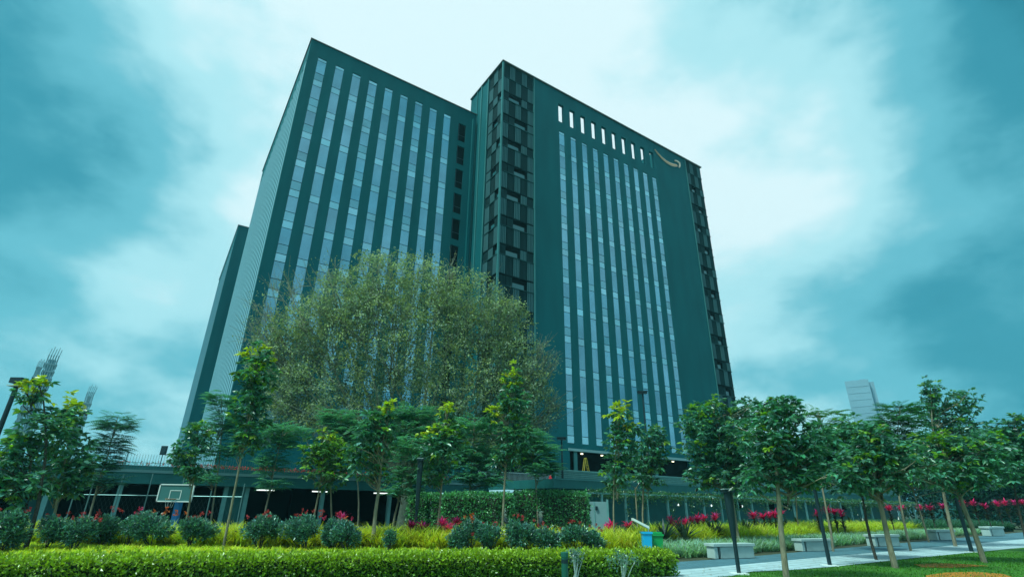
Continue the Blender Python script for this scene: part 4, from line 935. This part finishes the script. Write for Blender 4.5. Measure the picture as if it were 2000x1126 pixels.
# ------------------------------------------------------------------ benches, bins, lamps, bollard, court
def bench(loc, rz, label):
    e = empty('stone_bench', loc, label, 'bench', 'stone benches along the path', rz)
    q = MB(); q.box(-.95, .95, -.25, .25, .40, .50); q.build('seat', M['bench'], e)
    q = MB(); q.box(-.62, .90, -.20, .20, .02, .39); q.build('plinth', M['bench'], e)
    q = MB(); q.box(-.90, -.74, -.20, .20, .02, .39); q.build('leg', M['bench'], e)
    q = MB(); q.box(-.735, -.625, -.10, .16, .02, .36); q.build('recess', M['lamp'], e)
    for o in e.children:
        m_ = o.modifiers.new('bevel', 'BEVEL'); m_.width = .012; m_.segments = 2
    return e
pd = math.atan2(.80, 1.0)
BP = [((8.05, 20.75), 'nearest stone bench, at the left where the path begins'), ((13.4, 25.1), 'second stone bench, between the nearest lawn trunk and the second lamp post'), (tuple(atz(1727, 1066)[:2]), 'third stone bench, half crossed by the lawn trunk with the reddish foot'), (tuple(atz(1842, 1054)[:2]), 'fourth stone bench, left of the last dark lamp post'), (tuple(atz(1942, 1046)[:2]), 'fifth and farthest stone bench near the right edge')]
b0 = bench((BP[0][0][0], BP[0][0][1], 0), pd*.55, BP[0][1])
for k in range(1, 5): copy_thing(b0, (BP[k][0][0], BP[k][0][1], 0), pd*(.55+.05*k), BP[k][1]).scale = ((1, 1, 1.12, 1.25, 1.4)[k],)*3

def bin_(px_, Y, label, m_, pw, pyt, lid, dx=0, rz=0):
    p_ = aty(px_, pyt, Y); H = p_[2]; e = empty('litter_bin', (p_[0], Y, 0), label, 'bin', 'litter bins by the hedge end', rz); w = pw*Y*.92/FPX/2
    q = MB(); v = [(sx*(w if z else w*.82), sy*(w if z else w*.82), z) for z in (0, H) for sx, sy in ((-1, -1), (1, -1), (1, 1), (-1, 1))]
    q.add(v, [(0, 1, 2, 3), (0, 1, 5, 4), (1, 2, 6, 5), (2, 3, 7, 6), (3, 0, 4, 7)]); q.build('body', m_, e)
    q = MB(); q.box(-w-.03, w+.03, -w-.03, w+.03, H, H+.06); q.build('rim', m_, e)
    if lid:
        q = MB(); q.add([(-w-.3, -w, H+.42), (w*.6, -w, H+.16), (w*.6, w, H+.16), (-w-.3, w, H+.42), (-w-.3, -w, H+.50), (w*.6, -w, H+.24), (w*.6, w, H+.24), (-w-.3, w, H+.50)], [(0,1,2,3),(4,5,6,7),(0,1,5,4),(1,2,6,5),(2,3,7,6),(3,0,4,7)]); q.build('lid', M['white'], e)
        q = MB(); q.box(w*.5, w*.62, -.04, .04, H+.06, H+.2); q.build('hinge', M['white'], e)
    else:
        q = MB(); q.box(-w*.9, w*.95, -w*.9, w*.9, H+.065, H+.12); q.build('lid', m_, e)
    return e
bin_(1262, 20.2, 'blue litter bin with its white lid propped open', M['binblue'], 17, 1041, True)
bin_(1281, 20.5, 'green litter bin right of the blue one', M['bingreen'], 21, 1045, False)
bo = empty('bollard', tuple(np.array([aty(1103, 1100, 12.9)[0], 12.9, 0])), 'dark green bollard standing in front of the hedge', 'bollard')
H = aty(1103, 1077, 12.9)[2]
q = MB(); q.lathe((0, 0, 0), [(.075, 0), (.075, H-.1)], 14); q.build('post', M['bollard'], bo)
q = MB(); q.lathe((0, 0, 0), [(.085, H-.1), (.085, H-.01), (.07, H), (0, H)], 14); q.build('cap', M['bollard'], bo)
q = MB(); q.lathe((0, 0, 0), [(.079, H-.22), (.079, H-.14)], 14); q.build('band', M['lamp'], bo)

def lamp_post(base, H, label, style, pad=True, r=.055):
    e = empty('lamp_post', (base[0], base[1], 0), label, 'lamp post', 'dark lamp posts along path and bed' )
    if pad: q = MB(); q.box(-.2, .2, -.2, .2, 0, .03); q.build('base_plate', M['white'], e)
    if style == 'taper':
        z0 = H*.36; q = MB(); q.lathe((0, 0, 0), [(r, .0), (r, z0)], 10); q.build('pole', M['lamp'], e)
        q = MB(); q.lathe((0, 0, 0), [(r, z0), (.085, z0+.35), (.115, H*.75), (.125, H-.08)], 12); q.build('shade', M['lamp'], e, smooth=False)
        q = MB(); q.box(-.15, .15, -.15, .15, H-.08, H); q.build('cap', M['lamp'], e); q = MB(); q.box(-.14, .14, -.14, .14, H, H+.02); q.build('lens', M['lamp_lens'], e)
    else:
        q = MB(); q.tube([(0, 0, 0), (0, 0, H)], [r*1.15, r*.9], 10); q.build('pole', M['lamp'], e)
        q = MB(); q.box(-.24, .24, -.16, .16, H+.08, H+.3); q.box(-.1, .1, -.06, .06, H, H+.08); q.build('lamp_head', M['lamp'], e); q = MB(); q.box(-.26, .26, -.18, .18, H-.05, H-.005); q.build('reflector', M['lamp_lens' if not pad else 'lamp'], e)
    return e
lamp_post((6.32, 15.9), 2.15, 'dark lamp post with tapered shade in front of the first bench', 'taper')
lamp_post((10.35, 18.58), 3.1, 'straight black lamp post between the first and second benches', 'box')
lamp_post((21.0, 25.9), 4.0, 'slanting-looking black lamp post with a white foot left of the long pale trunk', 'box', r=.075)
p_ = aty(822, 895, 24); lamp_post((p_[0], 24), p_[2], 'tapered dark lamp post with a flat cap in front of the ivy arches', 'taper', False)
p_ = aty(33, 752, 21); lamp_post((p_[0], 21), p_[2], 'lamp post with a flat box head at the far left against the sky', 'box', False, r=.09)

# basketball hoop
Y = 27; a = aty(305, 977, Y); c = aty(373, 979, Y); tp = aty(312, 944, Y)[2]; bz = aty(312, 979, Y)[2]; w = c[0]-a[0]
hp = empty('basketball_hoop', ((a[0]+c[0])/2, Y, 0), 'basketball backboard with white frame and blue post', 'basketball hoop')
q = MB(); q.box(-w/2+.05, w/2-.05, 0, .03, bz+.05, tp-.05); q.build('backboard', M['plastic'], hp)
q = MB(); q.box(-w/2, w/2, -.03, .05, bz, bz+.05); q.box(-w/2, w/2, -.03, .05, tp-.05, tp); q.box(-w/2, -w/2+.05, -.03, .05, bz, tp); q.box(w/2-.05, w/2, -.03, .05, bz, tp); q.build('board_frame', M['white'], hp)
q = MB(); s_ = .28
for bx_ in ((-s_, s_, .12, .15), (-s_, s_, .50, .53), (-s_, -s_+.03, .15, .5), (s_-.03, s_, .15, .5)): q.box(bx_[0], bx_[1], -.012, -.002, bz+bx_[2], bz+bx_[3])
q.build('target_square', M['white'], hp)
q = MB(); th = np.linspace(0, 2*pi, 17); q.tube([(.23*cos(t), -.28+.23*sin(t), bz+.13) for t in th], .014, 5); q.build('rim', M['orange'], hp)
q = MB()
for t in th[:-1:2]: q.tube([(.22*cos(t), -.28+.22*sin(t), bz+.12), (.13*cos(t+.4), -.28+.13*sin(t+.4), bz-.25)], .006, 3)
q.build('net', M['white'], hp)
q = MB(); q.box(-.13, .13, .35, .6, 0, bz+.35); q.box(-.08, .08, .03, .35, bz+.15, bz+.35); q.build('post', M['blue'], hp)

# court fence: leaning-looking posts and rails
cf = empty('court_fence', tuple(aty(100, 1010, 29)*[1, 1, 0]), 'chain-link court fence with thin posts and a rail before the parking podium', 'fence'); o0 = np.array(cf.location)
xs = [aty(x, 995, 29)[0]-o0[0] for x in (135, 166, 222, 280, 345, 405, 468)]
zr = aty(300, 967, 29)[2]
for x, yt in zip(xs, (890, 935, 925, 923, 930, 955, 940)):
    zt = aty(250, yt, 29)[2]; q = MB(); q.tube([(x, 0, 0), (x, 0, zt)], .03, 6); q.build('post', M['steel'], cf)
q = MB(); q.tube([(xs[0]-1.0, 0, zr), (xs[-1], 0, zr)], .022, 5); q.tube([(xs[0]-1.5, 0, .35), (xs[-1], 0, .35)], .022, 5); q.build('rail', M['steel'], cf)
q = MB(); L_ = xs[-1]-xs[0]
for k in range(int(L_/.22)):
    x = xs[0]+k*.22; q.tube([(x, .01, .3), (x+.9 if x+.9 < xs[-1] else xs[-1], .01, zr)], .0025, 3, cap=False); q.tube([(x+.9 if x+.9 < xs[-1] else xs[-1], .01, .3), (x, .01, zr)], .0025, 3, cap=False)
q.build('wire_mesh', M['mesh'], cf)

b = MB(); n = 420; x = rng.uniform(4, 32, n); y = np.interp(x, [4, 6, 10, 16, 27, 34], [15.5, 17.0, 19.6, 24.2, 32.0, 37.5])+rng.normal(0, 1.7, n)
leaves(b, np.stack([x, y, np.full(n, .035)], 1), np.stack([rng.normal(size=n), rng.normal(size=n), 0*x], 1), .09, .05, vary((.20, .17, .05), n, .4, .2), six=False, up=np.tile([0, 0, 1.], (n, 1)), fold=.05)
struct(b.build('fallen_leaves', M['fineleaf']), 'stuff')
# orange strips lying on the lawn
for i, (pts, lab) in enumerate([([(1785, 1102), (1835, 1100), (1890, 1102), (1930, 1105), (1860, 1108), (1800, 1107)], 'thin orange strip of fabric lying on the lawn'), ([(1808, 1124), (1850, 1118), (1905, 1117), (1960, 1121), (1985, 1130), (1900, 1140), (1815, 1136)], 'broad orange strip of fabric at the bottom right corner of the lawn')]):
    g = np.array([atz(x, y, .0) for x, y in pts]); c = g.mean(0); q = MB(); n = len(g)
    q.add(np.concatenate([g+[0, 0, .02], g+[0, 0, .006]]), [tuple(range(n))]); q.add(np.concatenate([g+[0, 0, .02], g+[0, 0, .006]]), [(k, (k+1) % n, n+(k+1) % n, n+k) for k in range(n)])
    tag(q.build('orange_mat', M['orange'], None, tuple(c)), lab, 'mat')

# ------------------------------------------------------------------ thin air between camera and far things
hz = MB(); hz.box(-500, 500, -60, 420, -1.05, 140)
hm = bpy.data.materials.new('haze'); hm.use_nodes = True; T = hm.node_tree; T.nodes.remove(T.nodes['Principled BSDF'])
pv = T.nodes.new('ShaderNodeVolumePrincipled'); pv.inputs['Density'].default_value = .0004; pv.inputs['Color'].default_value = (.3, .85, 1, 1); pv.inputs['Anisotropy'].default_value = .2
T.links.new(pv.outputs[0], T.nodes['Material Output'].inputs['Volume'])
struct(hz.build('haze', hm), 'stuff')
